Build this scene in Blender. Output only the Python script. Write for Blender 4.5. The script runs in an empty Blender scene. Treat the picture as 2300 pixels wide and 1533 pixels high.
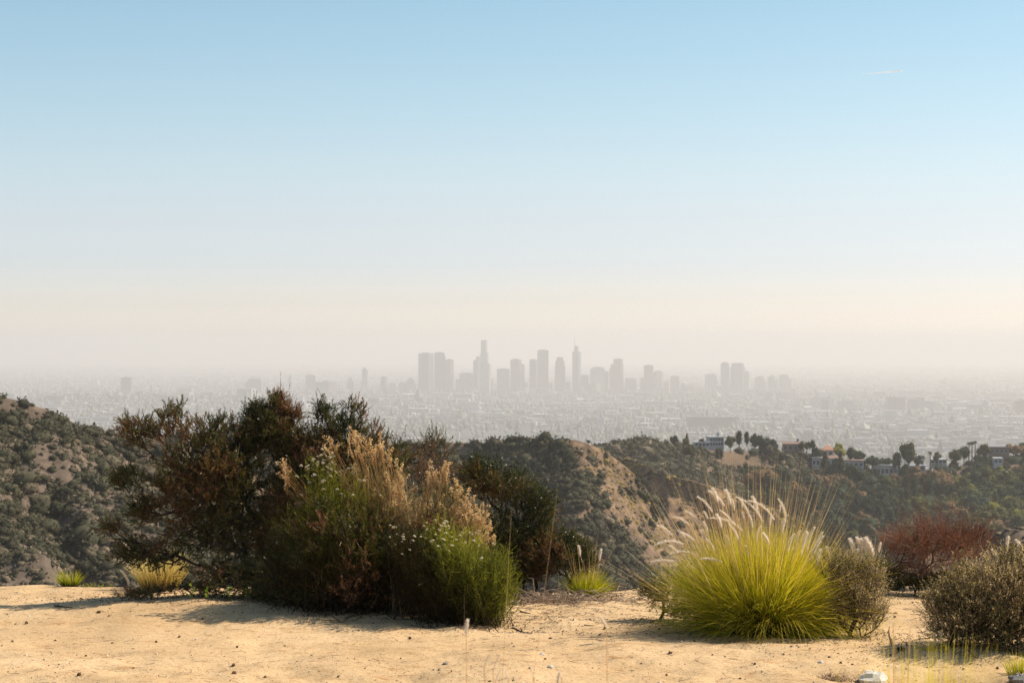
import bpy, math, random
import numpy as np

# ---------------------------------------------------------------- camera, light, exposure
SC = bpy.context.scene
COL = SC.collection
CZ = 2.0                    # eye height above the dirt clearing
FP = 4472.0                 # focal length in photograph pixels (70 mm on a 36 mm wide sensor)
EYE_Y = 770.0               # row of the photograph at eye level

cam_d = bpy.data.cameras.new('camera')
cam = bpy.data.objects.new('camera', cam_d)
COL.objects.link(cam)
cam.location = (0, 0, CZ)
cam.rotation_euler = (math.radians(90) + math.atan((EYE_Y - 766.5) / FP), 0, 0)
cam_d.lens = 70.0
cam_d.sensor_width = 36.0
cam_d.clip_start = 0.1
cam_d.clip_end = 250000.0
cam_d.dof.use_dof = True
cam_d.dof.focus_distance = 14.0
cam_d.dof.aperture_fstop = 10.0
SC.camera = cam

SUN_EL, SUN_AZ = 47.0, 73.0      # azimuth measured clockwise from the view direction (+Y)
sd = bpy.data.lights.new('sun', 'SUN')
sd.energy = 5.0
sd.angle = math.radians(0.5)
sd.color = (1.0, 0.90, 0.76)
sun = bpy.data.objects.new('sun', sd)
COL.objects.link(sun)
sun.rotation_euler = (math.radians(90 - SUN_EL), 0, math.radians(180 - SUN_AZ) )

world = bpy.data.worlds.new('World')
SC.world = world
world.use_nodes = True
wn, wl = world.node_tree.nodes, world.node_tree.links
wn.clear()
w_out = wn.new('ShaderNodeOutputWorld')
w_bg = wn.new('ShaderNodeBackground')
w_sky = wn.new('ShaderNodeTexSky')
w_sky.sky_type = 'NISHITA'
w_sky.sun_disc = False
w_sky.sun_elevation = math.radians(SUN_EL)
w_sky.sun_rotation = math.radians(SUN_AZ)
w_sky.altitude = 300
w_sky.air_density = 1.0
w_sky.dust_density = 1.2
w_sky.ozone_density = 3.0
# the smog layer of the basin: tints the sky by height above the horizon, the same all the way round
w_tc = wn.new('ShaderNodeTexCoord')
w_sep = wn.new('ShaderNodeSeparateXYZ')
w_ramp = wn.new('ShaderNodeValToRGB')
w_mul = wn.new('ShaderNodeMix')
w_mul.data_type = 'RGBA'
w_mul.blend_type = 'MULTIPLY'
w_mul.inputs[0].default_value = 1.0
wl.new(w_tc.outputs['Generated'], w_sep.inputs[0])
wl.new(w_sep.outputs['Z'], w_ramp.inputs[0])
SKY_TINT = [(0.0, (1.84, 1.70, 1.78)), (0.0074, (1.80, 1.66, 1.75)), (0.02, (1.46, 1.35, 1.46)), (0.038, (1.225, 1.165, 1.31)), (0.06, (1.21, 1.10, 1.15)), (0.083, (1.215, 1.127, 1.08)), (0.127, (1.12, 1.12, 1.02)), (0.168, (1.03, 1.105, 0.99)), (1.0, (1.03, 1.105, 0.99))]
els = w_ramp.color_ramp.elements
els[0].position, els[0].color = SKY_TINT[0][0], (*SKY_TINT[0][1], 1)
els[1].position, els[1].color = SKY_TINT[-1][0], (*SKY_TINT[-1][1], 1)
for p_, c_ in SKY_TINT[1:-1]:
    e_ = els.new(p_)
    e_.color = (*c_, 1)
wl.new(w_sky.outputs[0], w_mul.inputs[6])
wl.new(w_ramp.outputs[0], w_mul.inputs[7])
wl.new(w_mul.outputs[2], w_bg.inputs[0])
w_bg.inputs[1].default_value = 0.098
wl.new(w_bg.outputs[0], w_out.inputs[0])

SC.view_settings.view_transform = 'Standard'
SC.view_settings.look = 'None'
SC.view_settings.exposure = 0.55
SC.view_settings.gamma = 1.0
SC.view_settings.use_curve_mapping = False
SC.render.engine = 'CYCLES'
SC.cycles.use_denoising = True
SC.cycles.denoising_prefilter = 'NONE'
SC.cycles.max_bounces = 6
SC.cycles.diffuse_bounces = 3
SC.cycles.transmission_bounces = 4
SC.cycles.transparent_max_bounces = 6
SC.cycles.volume_bounces = 2
SC.cycles.caustics_reflective = False
SC.cycles.caustics_refractive = False

# ---------------------------------------------------------------- helpers
def at(px, py, D):
    """World point seen at photograph pixel (px, py), D metres in front of the camera."""
    return np.array([(px - 1150.0) / FP * D, D, CZ - (py - EYE_Y) / FP * D])

def srgb(r, g, b):
    f = lambda v: (v / 255 / 12.92) if v / 255 <= 0.04045 else ((v / 255 + 0.055) / 1.055) ** 2.4
    return (f(r), f(g), f(b))

def hash2(ix, iy, seed):
    h = (ix.astype(np.int64) * 374761393 + iy.astype(np.int64) * 668265263 + seed * 2147483647 + 12345) & 0xFFFFFFFF
    h = ((h ^ (h >> 13)) * 1274126177) & 0xFFFFFFFF
    h = ((h ^ (h >> 16)) * 2246822519) & 0xFFFFFFFF
    return (h ^ (h >> 15)).astype(np.float64) / 4294967295.0

def vnoise(x, y, seed=0):
    x = np.asarray(x, float); y = np.asarray(y, float)
    xi = np.floor(x); yi = np.floor(y)
    fx = x - xi; fy = y - yi
    fx = fx * fx * (3 - 2 * fx); fy = fy * fy * (3 - 2 * fy)
    a = hash2(xi, yi, seed); b = hash2(xi + 1, yi, seed)
    c = hash2(xi, yi + 1, seed); d = hash2(xi + 1, yi + 1, seed)
    return (a * (1 - fx) + b * fx) * (1 - fy) + (c * (1 - fx) + d * fx) * fy

def fbm(x, y, seed=0, octs=4, gain=0.5):
    s = 0.0; amp = 1.0; tot = 0.0
    for k in range(octs):
        s = s + amp * (vnoise(x * 2 ** k, y * 2 ** k, seed + k * 17) * 2 - 1)
        tot += amp
        amp *= gain
    return s / tot

def tag(o, label=None, cat=None, group=None, kind=None):
    if label: o['label'] = label
    if cat: o['category'] = cat
    if group: o['group'] = group
    if kind: o['kind'] = kind
    return o

def empty(name, loc, rz=0.0):
    o = bpy.data.objects.new(name, None)
    o.empty_display_size = 0.1
    COL.objects.link(o)
    o.location = tuple(float(v) for v in loc)
    o.rotation_euler = (0, 0, rz)
    return o

def make_mesh(name, V, F, mat, tint=None, smooth=False, mats=None, midx=None):
    """V: (n,3); F: (m,3) or (m,4), or a list of such arrays."""
    if isinstance(F, np.ndarray): F = [F]
    F = [f for f in F if len(f)]
    me = bpy.data.meshes.new(name)
    V = np.ascontiguousarray(V, dtype=np.float32)
    me.vertices.add(len(V))
    me.vertices.foreach_set('co', V.ravel())
    loops = np.concatenate([f.ravel() for f in F]).astype(np.int32)
    sizes = np.concatenate([np.full(len(f), f.shape[1], np.int32) for f in F])
    starts = np.concatenate([[0], np.cumsum(sizes)[:-1]]).astype(np.int32)
    me.loops.add(len(loops))
    me.loops.foreach_set('vertex_index', loops)
    me.polygons.add(len(sizes))
    me.polygons.foreach_set('loop_start', starts)
    me.polygons.foreach_set('loop_total', sizes)
    me.polygons.foreach_set('use_smooth', np.full(len(sizes), bool(smooth)))
    for m in (mats if mats else [mat]):
        me.materials.append(m)
    if midx is not None:
        me.polygons.foreach_set('material_index', np.asarray(midx, np.int32))
    me.update(calc_edges=True)
    if tint is not None:
        a = me.attributes.new('tint', 'FLOAT', 'POINT')
        a.data.foreach_set('value', np.asarray(tint, np.float32))
    return me

def add_obj(name, me, parent=None, loc=None):
    o = bpy.data.objects.new(name, me)
    COL.objects.link(o)
    if parent is not None: o.parent = parent
    if loc is not None: o.location = tuple(float(v) for v in loc)
    return o

class Geo:
    """Collects triangles and quads (numpy) for ONE mesh; points are world, made local on build."""
    def __init__(s):
        s.V = []; s.F3 = []; s.F4 = []; s.T = []; s.n = 0
    def add(s, V, F3=None, F4=None, tint=0.5):
        V = np.asarray(V, float).reshape(-1, 3)
        if F3 is not None and len(F3): s.F3.append(np.asarray(F3) + s.n)
        if F4 is not None and len(F4): s.F4.append(np.asarray(F4) + s.n)
        t = np.asarray(tint, float)
        s.T.append(np.full(len(V), float(t)) if t.ndim == 0 else t)
        s.V.append(V); s.n += len(V)
    def mesh(s, name, mat, origin=(0, 0, 0), smooth=False):
        V = np.concatenate(s.V) - np.asarray(origin, float)
        F = []
        if s.F3: F.append(np.concatenate(s.F3))
        if s.F4: F.append(np.concatenate(s.F4))
        return make_mesh(name, V, F, mat, np.concatenate(s.T), smooth)
    def build(s, name, mat, parent=None, origin=(0, 0, 0), smooth=False, kind=None, label=None):
        o = add_obj(name, s.mesh(name, mat, origin, smooth), parent, None if parent is not None else origin)
        if kind: o['kind'] = kind
        if label: o['label'] = label
        return o
    # -- shapes
    def box(s, c, size, rz=0.0, tint=0.5):
        hx, hy, hz = size[0] / 2, size[1] / 2, size[2] / 2
        q = np.array([[-hx, -hy, -hz], [hx, -hy, -hz], [hx, hy, -hz], [-hx, hy, -hz], [-hx, -hy, hz], [hx, -hy, hz], [hx, hy, hz], [-hx, hy, hz]])
        ca, sa = math.cos(rz), math.sin(rz)
        q = np.stack([q[:, 0] * ca - q[:, 1] * sa, q[:, 0] * sa + q[:, 1] * ca, q[:, 2]], 1) + np.asarray(c)
        s.add(q, None, [[0, 3, 2, 1], [4, 5, 6, 7], [0, 1, 5, 4], [1, 2, 6, 5], [2, 3, 7, 6], [3, 0, 4, 7]], tint)
    def prism(s, poly, z0, z1, tint=0.5, top=1.0, ctr=None):
        poly = np.asarray(poly, float); n = len(poly)
        c = poly.mean(0) if ctr is None else np.asarray(ctr)
        up = c + (poly - c) * top
        V = np.concatenate([np.c_[poly, np.full(n, z0)], np.c_[up, np.full(n, z1)], [[*c, z1]]])
        q = [[i, (i + 1) % n, n + (i + 1) % n, n + i] for i in range(n)]
        t = [[n + i, n + (i + 1) % n, 2 * n] for i in range(n)]
        s.add(V, t, q, tint)
    def tube(s, pts, rad, sides=6, tint=0.5):
        pts = np.asarray(pts, float); m = len(pts)
        rad = np.broadcast_to(np.asarray(rad, float), (m,))
        d = np.gradient(pts, axis=0); d /= np.linalg.norm(d, axis=1)[:, None] + 1e-12
        a = np.cross(d, [0.31, 0.17, 0.93]); a /= np.linalg.norm(a, axis=1)[:, None] + 1e-12
        b = np.cross(d, a)
        th = np.arange(sides) / sides * 2 * math.pi
        V = pts[:, None] + rad[:, None, None] * (a[:, None] * np.cos(th)[None, :, None] + b[:, None] * np.sin(th)[None, :, None])
        V = np.concatenate([V.reshape(-1, 3), pts[[0, -1]]])
        i = np.arange(m - 1)[:, None] * sides; j = np.arange(sides)[None]; k = (j + 1) % sides
        q = np.stack([i + j, i + k, i + sides + k, i + sides + j], -1).reshape(-1, 4)
        L = (m - 1) * sides; jj = np.arange(sides); kk = (jj + 1) % sides
        t = np.concatenate([np.stack([kk, jj, np.full(sides, m * sides)], 1), np.stack([L + jj, L + kk, np.full(sides, m * sides + 1)], 1)])
        s.add(V, t, q, tint)
    def sticks(s, A, B, ra, rb, sides=3, tint=0.5):
        """many separate tapered prisms from A[i] to B[i]"""
        A = np.asarray(A, float); B = np.asarray(B, float); n = len(A)
        if n == 0: return
        ra = np.broadcast_to(np.asarray(ra, float), (n,)); rb = np.broadcast_to(np.asarray(rb, float), (n,))
        d = B - A; d /= np.linalg.norm(d, axis=1)[:, None] + 1e-12
        a = np.cross(d, [0.31, 0.17, 0.93]); a /= np.linalg.norm(a, axis=1)[:, None] + 1e-12
        b = np.cross(d, a)
        th = np.arange(sides) / sides * 2 * math.pi
        ring = a[:, None] * np.cos(th)[None, :, None] + b[:, None] * np.sin(th)[None, :, None]
        V = np.concatenate([A[:, None] + ring * ra[:, None, None], B[:, None] + ring * rb[:, None, None]], 1)
        base = np.arange(n)[:, None] * 2 * sides; j = np.arange(sides)[None]; k = (j + 1) % sides
        q = np.stack([base + j, base + k, base + sides + k, base + sides + j], -1).reshape(-1, 4)
        t = np.asarray(tint, float)
        s.add(V.reshape(-1, 3), None, q, t if t.ndim == 0 else np.repeat(t, 2 * sides))
    def ribbons(s, A, B, wa, wb, rng, tint=.5):
        """many flat slivers from A[i] to B[i], each turned its own way: twigs a pixel wide"""
        A = np.asarray(A, float); B = np.asarray(B, float); n = len(A)
        if n == 0: return
        d = unit(B - A); a = unit(np.cross(d, rng.normal(size=(n, 3))))
        V = np.stack([A - a * wa, A + a * wa, B + a * wb, B - a * wb], 1)
        t = np.asarray(tint, float)
        s.add(V.reshape(-1, 3), None, np.arange(4 * n).reshape(-1, 4), t if t.ndim == 0 else np.repeat(t, 4))
    def leaves(s, B, D, L, W, rng, tint=0.5, tri=True):
        """flat leaves at B pointing along D (unit), length L, width W"""
        B = np.asarray(B, float); D = np.asarray(D, float); n = len(B)
        if n == 0: return
        L = np.broadcast_to(np.asarray(L, float), (n,))[:, None]; W = np.broadcast_to(np.asarray(W, float), (n,))[:, None]
        r = rng.normal(size=(n, 3)); a = np.cross(D, r); a /= np.linalg.norm(a, axis=1)[:, None] + 1e-12
        t = np.asarray(tint, float)
        if tri:
            V = np.stack([B - a * W / 2, B + a * W / 2, B + D * L], 1)
            s.add(V.reshape(-1, 3), np.arange(3 * n).reshape(-1, 3), None, t if t.ndim == 0 else np.repeat(t, 3))
        else:
            nrm = np.cross(D, a)
            V = np.stack([B, B + D * L * .5 - a * W / 2 + nrm * W * .15, B + D * L, B + D * L * .5 + a * W / 2 + nrm * W * .15], 1)
            s.add(V.reshape(-1, 3), None, np.arange(4 * n).reshape(-1, 4), t if t.ndim == 0 else np.repeat(t, 4))

def unit(v):
    v = np.asarray(v, float)
    return v / (np.linalg.norm(v, axis=-1, keepdims=True) + 1e-12)

# ---------------------------------------------------------------- materials
def new_mat(name):
    m = bpy.data.materials.new(name)
    m.use_nodes = True
    m.node_tree.nodes.clear()
    return m, m.node_tree.nodes, m.node_tree.links

def ramp(n, stops):
    r = n.new('ShaderNodeValToRGB')
    e = r.color_ramp.elements
    e[0].position, e[0].color = stops[0][0], (*stops[0][1], 1)
    e[1].position, e[1].color = stops[-1][0], (*stops[-1][1], 1)
    for p, c in stops[1:-1]:
        k = e.new(p); k.color = (*c, 1)
    return r

def leaf_mat(name, stops, trans=0.3, rough=0.55, tcol=(1.0, 1.0, 0.7), spec=0.35, objrand=False):
    """Plant tissue: 'tint' picks the colour of each leaf, part of the light passes through."""
    m, n, l = new_mat(name)
    out = n.new('ShaderNodeOutputMaterial')
    at_ = n.new('ShaderNodeAttribute'); at_.attribute_name = 'tint'
    r = ramp(n, stops)
    fac = at_.outputs['Fac']
    if objrand:
        oi = n.new('ShaderNodeObjectInfo')
        ad = n.new('ShaderNodeMath'); ad.operation = 'MULTIPLY_ADD'
        ad.inputs[1].default_value = 0.35; l.new(oi.outputs['Random'], ad.inputs[0])
        sb = n.new('ShaderNodeMath'); sb.operation = 'SUBTRACT'; sb.inputs[1].default_value = 0.175
        l.new(fac, ad.inputs[2]); l.new(ad.outputs[0], sb.inputs[0]); fac = sb.outputs[0]
    l.new(fac, r.inputs[0])
    p = n.new('ShaderNodeBsdfPrincipled')
    p.inputs['Roughness'].default_value = rough
    p.inputs['Specular IOR Level'].default_value = spec
    l.new(r.outputs[0], p.inputs['Base Color'])
    if trans > 0:
        t = n.new('ShaderNodeBsdfTranslucent')
        mx = n.new('ShaderNodeMix'); mx.data_type = 'RGBA'; mx.blend_type = 'MULTIPLY'; mx.inputs[0].default_value = 1
        l.new(r.outputs[0], mx.inputs[6]); mx.inputs[7].default_value = (*tcol, 1)
        l.new(mx.outputs[2], t.inputs[0])
        ms = n.new('ShaderNodeMixShader'); ms.inputs[0].default_value = trans
        l.new(p.outputs[0], ms.inputs[1]); l.new(t.outputs[0], ms.inputs[2])
        l.new(ms.outputs[0], out.inputs[0])
    else:
        l.new(p.outputs[0], out.inputs[0])
    return m

def rough_mat(name, stops, scale, detail=8, bump=0.3, dist=0.02, rough=0.9, scale2=None, stops2=None, fac2=0.5, coord='Object'):
    m, n, l = new_mat(name)
    out = n.new('ShaderNodeOutputMaterial')
    tc = n.new('ShaderNodeTexCoord')
    nz = n.new('ShaderNodeTexNoise'); nz.inputs['Scale'].default_value = scale; nz.inputs['Detail'].default_value = detail
    nz.inputs['Roughness'].default_value = 0.6
    l.new(tc.outputs[coord], nz.inputs['Vector'])
    r = ramp(n, stops); l.new(nz.outputs[0], r.inputs[0])
    col = r.outputs[0]
    if scale2:
        n2 = n.new('ShaderNodeTexNoise'); n2.inputs['Scale'].default_value = scale2; n2.inputs['Detail'].default_value = 6
        l.new(tc.outputs[coord], n2.inputs['Vector'])
        r2 = ramp(n, stops2); l.new(n2.outputs[0], r2.inputs[0])
        mx = n.new('ShaderNodeMix'); mx.data_type = 'RGBA'; mx.blend_type = 'MULTIPLY'; mx.inputs[0].default_value = fac2
        l.new(col, mx.inputs[6]); l.new(r2.outputs[0], mx.inputs[7]); col = mx.outputs[2]
    p = n.new('ShaderNodeBsdfPrincipled'); p.inputs['Roughness'].default_value = rough
    p.inputs['Specular IOR Level'].default_value = 0.2
    l.new(col, p.inputs['Base Color'])
    if bump:
        b = n.new('ShaderNodeBump'); b.inputs['Strength'].default_value = bump; b.inputs['Distance'].default_value = dist
        l.new(nz.outputs[0], b.inputs['Height']); l.new(b.outputs[0], p.inputs['Normal'])
    l.new(p.outputs[0], out.inputs[0])
    return m

def plain(name, c, rough=0.7, var=0.12, scale=0.6, spec=0.3):
    lo = tuple(v * (1 - var) for v in c); hi = tuple(min(1, v * (1 + var)) for v in c)
    return rough_mat(name, [(0.3, lo), (0.7, hi)], scale, 5, 0, rough=rough)
# ---------------------------------------------------------------- the land
RNG = np.random.default_rng(7)

def edge_y(x):
    """how far the dirt clearing reaches before it drops into the canyon"""
    return 16.2 + 0.35 * fbm(x * 0.35 + 3, x * 0 + 1, 5, 3)

def ground_z(x, y):
    x = np.asarray(x, float); y = np.asarray(y, float)
    z = 0.07 * fbm(x * .5, y * .6, 2, 3) + 0.030 * fbm(x * 2.6, y * 3.4, 9, 3)
    z = z - 0.022 * np.clip(fbm(x * 4.2 + 7, y * 5.5, 15, 2) - .12, 0, 1) * 2          # scuffs and old footprints
    z = z + 0.09 * np.exp(-((x + 2.3) / 2.0) ** 2 - ((y - 14.5) / 0.9) ** 2)          # low swell in front of the thicket
    z = z + 0.05 * np.exp(-((x - 1.9) / 1.2) ** 2 - ((y - 13.0) / 0.5) ** 2)
    z = z - 0.10 * np.exp(-((y - 12.0) / 0.45) ** 2) * np.clip(0.2 + fbm(x * 1.6, y * 2, 31, 3), 0, 1)   # scuffed edge nearer by
    z = z + 0.022 * fbm(x * 9, y * 9, 77, 2) * np.exp(-((y - 12.1) / 0.8) ** 2)
    e = y - edge_y(x)
    z = z - 0.62 * np.where(e > 0, np.sqrt(e * e + 0.16) - 0.4, 0)
    n = np.abs(x - 0.0) - 9.0
    z = z - 0.3 * np.where(n > 0, n, 0)
    return z

def gz(px, D):
    """ground height under a photograph column at distance D"""
    return float(ground_z((px - 1150.0) / FP * D, D))

def foot(px, D):
    x = (px - 1150.0) / FP * D
    return np.array([x, D, float(ground_z(x, D))])

def grid_faces(nr, nc):
    i = np.arange(nr - 1)[:, None] * nc; j = np.arange(nc - 1)[None]
    return np.stack([i + j, i + j + 1, i + nc + j + 1, i + nc + j], -1).reshape(-1, 4)

# -- dirt clearing
xs = np.concatenate([np.linspace(-30, -6, 30)[:-1], np.arange(-6, 6, 0.062), np.linspace(6, 30, 30)])
ys = np.concatenate([np.linspace(-12, 9, 30)[:-1], np.arange(9, 10.8, 0.08), np.arange(10.8, 13, 0.035), np.arange(13, 17, 0.07), np.linspace(17, 60, 40)])
X, Y = np.meshgrid(xs, ys)
Z = ground_z(X, Y)

m, n, l = new_mat('sandy_dirt')
out = n.new('ShaderNodeOutputMaterial'); tc = n.new('ShaderNodeTexCoord')
p = n.new('ShaderNodeBsdfPrincipled'); p.inputs['Roughness'].default_value = 0.95; p.inputs['Specular IOR Level'].default_value = 0.1
def noise(sc, det=6, rg=.6, vec=None):
    k = n.new('ShaderNodeTexNoise'); k.inputs['Scale'].default_value = sc; k.inputs['Detail'].default_value = det; k.inputs['Roughness'].default_value = rg
    l.new(vec if vec else tc.outputs['Object'], k.inputs['Vector']); return k.outputs[0]
def mixc(a, b, f, mode='MIX'):
    k = n.new('ShaderNodeMix'); k.data_type = 'RGBA'; k.blend_type = mode
    if isinstance(f, float): k.inputs[0].default_value = f
    else: l.new(f, k.inputs[0])
    for v, i in ((a, 6), (b, 7)):
        if isinstance(v, tuple): k.inputs[i].default_value = (*v, 1)
        else: l.new(v, k.inputs[i])
    return k.outputs[2]
r1 = ramp(n, [(0.3, (0.43, 0.285, 0.148)), (0.5, (0.52, 0.355, 0.192)), (0.7, (0.59, 0.42, 0.242))]); l.new(noise(0.9, 8), r1.inputs[0])
r2 = ramp(n, [(0.30, (0.62, 0.52, 0.42)), (0.46, (1, 1, 1)), (1, (1, 1, 1))]); l.new(noise(14, 6, .7), r2.inputs[0])
mp = n.new('ShaderNodeMapping'); mp.inputs['Scale'].default_value = (1, 2.2, 1); l.new(tc.outputs['Object'], mp.inputs[0])
r3 = ramp(n, [(0.0, (0.26, 0.17, 0.11)), (0.37, (0.40, 0.27, 0.18)), (0.43, (1, 1, 1)), (1, (1, 1, 1))]); l.new(noise(38, 4, .75, mp.outputs[0]), r3.inputs[0])
r4 = ramp(n, [(0.58, (1, 1, 1)), (0.70, (0.72, 0.58, 0.46))]); l.new(noise(2.3, 7, .65, mp.outputs[0]), r4.inputs[0])
c = mixc(r1.outputs[0], r2.outputs[0], 0.55, 'MULTIPLY'); c = mixc(c, r3.outputs[0], 0.85, 'MULTIPLY'); c = mixc(c, r4.outputs[0], 0.9, 'MULTIPLY')
mp2 = n.new('ShaderNodeMapping'); mp2.inputs['Scale'].default_value = (.6, 3.2, 1); l.new(tc.outputs['Object'], mp2.inputs[0])
r5 = ramp(n, [(0.0, (.5, .36, .26)), (0.36, (0.62, 0.48, 0.36)), (0.44, (1, 1, 1)), (0.62, (1, 1, 1)), (.7, (1.0, .97, .93))]); l.new(noise(9, 9, .72, mp2.outputs[0]), r5.inputs[0])
c = mixc(c, r5.outputs[0], 0.75, 'MULTIPLY')
# trampled brown litter farther down the slope
l.new(c, p.inputs['Base Color'])
b1 = n.new('ShaderNodeBump'); b1.inputs['Strength'].default_value = 0.42; b1.inputs['Distance'].default_value = 0.03; l.new(noise(22, 8, .7), b1.inputs['Height'])
b2 = n.new('ShaderNodeBump'); b2.inputs['Strength'].default_value = 0.4; b2.inputs['Distance'].default_value = 0.01; l.new(noise(90, 3, .7), b2.inputs['Height'])
l.new(b1.outputs[0], b2.inputs['Normal']); l.new(b2.outputs[0], p.inputs['Normal']); l.new(p.outputs[0], out.inputs[0])
M_DIRT = m
g = add_obj('ground', make_mesh('ground', np.stack([X, Y, Z], -1).reshape(-1, 3), grid_faces(*X.shape), M_DIRT, smooth=True))
tag(g, 'dry sandy clearing on the hilltop, scuffed and strewn with clods', kind='structure')

# -- hills: lofted through rails, each rail a line of (px, py, distance)
M_HILL = rough_mat('dry_hill_soil', [(0.25, (0.07, 0.05, 0.036)), (0.45, (0.115, 0.082, 0.058)), (0.6, (0.16, 0.115, 0.083)), (0.8, (0.24, 0.175, 0.125))], 0.12, 10, 0.5, 0.6,
                   scale2=0.9, stops2=[(0.3, (0.45, 0.45, 0.4)), (0.6, (1, 1, 1))], fac2=0.8)
M_RIDGE = rough_mat('ridge_soil', [(0.25, (0.06, 0.042, 0.028)), (0.45, (0.135, 0.088, 0.054)), (0.58, (0.21, 0.135, 0.078)), (0.8, (0.32, 0.225, 0.12))], 0.10, 12, 0.8, 1.0,
                    scale2=0.45, stops2=[(0.35, (0.45, 0.40, 0.36)), (0.6, (1, 1, 1))], fac2=0.85)
M_CLIFF = rough_mat('weathered_cliff', [(0.25, (0.08, 0.052, 0.034)), (0.45, (0.17, 0.105, 0.06)), (0.58, (0.28, 0.175, 0.085)), (0.8, (0.38, 0.27, 0.11))], 0.09, 12, 0.9, 1.2,
                    scale2=0.5, stops2=[(0.35, (0.4, 0.36, 0.32)), (0.6, (1, 1, 1))], fac2=0.8)
M_CANYON = rough_mat('wooded_hill_soil', [(0.25, (0.05, 0.04, 0.026)), (0.5, (0.13, 0.085, 0.05)), (0.75, (0.24, 0.155, 0.09))], 0.05, 10, 0.5, 1.0)

def rail(pts, px):
    pts = sorted(pts); a = np.array(pts, float)
    return np.interp(px, a[:, 0], a[:, 1]), np.interp(px, a[:, 0], a[:, 2])

def loft(name, rails, px, rows, mat, noise_amp, noise_scale, seed, back=0.75, back_len=400.0, label=None, front_drop=60.0, gully=0.0):
    """rails listed from the crest downwards; returns the grid of the visible front for scattering"""
    P = []
    for rl in rails:
        y, D = rail(rl, px)
        P.append(np.stack([(px - 1150.0) / FP * D, D, CZ - (y - EYE_Y) / FP * D], -1))
    P = np.array(P)                                   # (rail, col, 3)
    t = np.linspace(0, len(rails) - 1, rows)
    k = np.minimum(t.astype(int), len(rails) - 2); f = (t - k)[:, None, None]
    G = P[k] * (1 - f) + P[k + 1] * f
    amp = noise_amp
    fade = np.clip(t / 0.25, 0.25, 1)[:, None]
    nz = fbm(G[..., 0] / noise_scale, G[..., 1] / noise_scale, seed, 5, .55)
    rg = 1 - 2 * np.abs(fbm(G[..., 0] / (noise_scale * 1.3) + 9, G[..., 1] / (noise_scale * 2.6), seed + 5, 4, .55))
    G[..., 2] += fade * (amp * nz - gully * np.clip(rg, 0, 1) ** 2)
    # far side
    B = []
    top = G[0].copy()
    for d in (0.02, 0.06, 0.15, 0.35, 1.0):
        q = top.copy(); q[:, 1] += back_len * d; q[:, 2] -= back * back_len * d * (0.35 if d < 0.03 else 1)
        q[:, 0] += q[:, 1] / np.maximum(top[:, 1], 1) * 0
        B.append(q)
    # foot, carried on below the line of sight
    Fr = []
    for d in (0.25, 1.0):
        q = G[-1].copy(); q[:, 2] -= front_drop * d; q[:, 1] -= front_drop * d * 0.9
        Fr.append(q)
    A = np.concatenate([np.array(B[::-1]), G, np.array(Fr)])
    o = add_obj(name, make_mesh(name, A.reshape(-1, 3), grid_faces(*A.shape[:2])[:, ::-1], mat, smooth=True))
    tag(o, label, kind='structure')
    return G

def scatter(G, n, rng, mask=None):
    """n random points on the lofted grid, spread evenly over its area"""
    a = G[1:, :-1] - G[:-1, :-1]; b = G[:-1, 1:] - G[:-1, :-1]
    ar = np.linalg.norm(np.cross(a, b), axis=-1)
    if mask is not None:
        c = (G[:-1, :-1] + G[1:, 1:]) / 2
        ar = ar * mask(c)
    w = ar.ravel() / ar.sum()
    i = rng.choice(len(w), n, p=w); r, c = np.unravel_index(i, ar.shape)
    u, v = rng.random((2, n))[:, :, None]
    return (G[r, c] * (1 - u) * (1 - v) + G[r + 1, c] * u * (1 - v) + G[r, c + 1] * (1 - u) * v + G[r + 1, c + 1] * u * v)

pxA = np.linspace(-500, 1300, 280)
G_A = loft('hill', [
    [(-500, 800, 285), (-150, 850, 290), (0, 880, 294), (60, 893, 296), (115, 912, 298), (150, 934, 299), (175, 950, 300), (200, 958, 301), (262, 965, 303), (330, 985, 304), (430, 1030, 302), (600, 1120, 296), (900, 1290, 285), (1300, 1560, 270)],
    [(-500, 980, 268), (0, 985, 277), (150, 1010, 282), (300, 1050, 288), (450, 1120, 286), (900, 1310, 280), (1300, 1575, 266)],
    [(-500, 1130, 252), (0, 1120, 260), (120, 1150, 268), (200, 1120, 262), (300, 1150, 270), (450, 1200, 268), (900, 1340, 272), (1300, 1590, 262)],
    [(-500, 1250, 240), (0, 1230, 247), (100, 1235, 246), (180, 1260, 255), (300, 1260, 252), (450, 1290, 256), (900, 1370, 266), (1300, 1610, 258)],
    [(-500, 1420, 222), (0, 1400, 230), (300, 1420, 236), (900, 1460, 255), (1300, 1650, 250)],
], pxA, 130, M_HILL, 2.4, 20.0, 11, label='steep dry hillside at the left, dotted with dark chaparral', gully=2.6)

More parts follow.
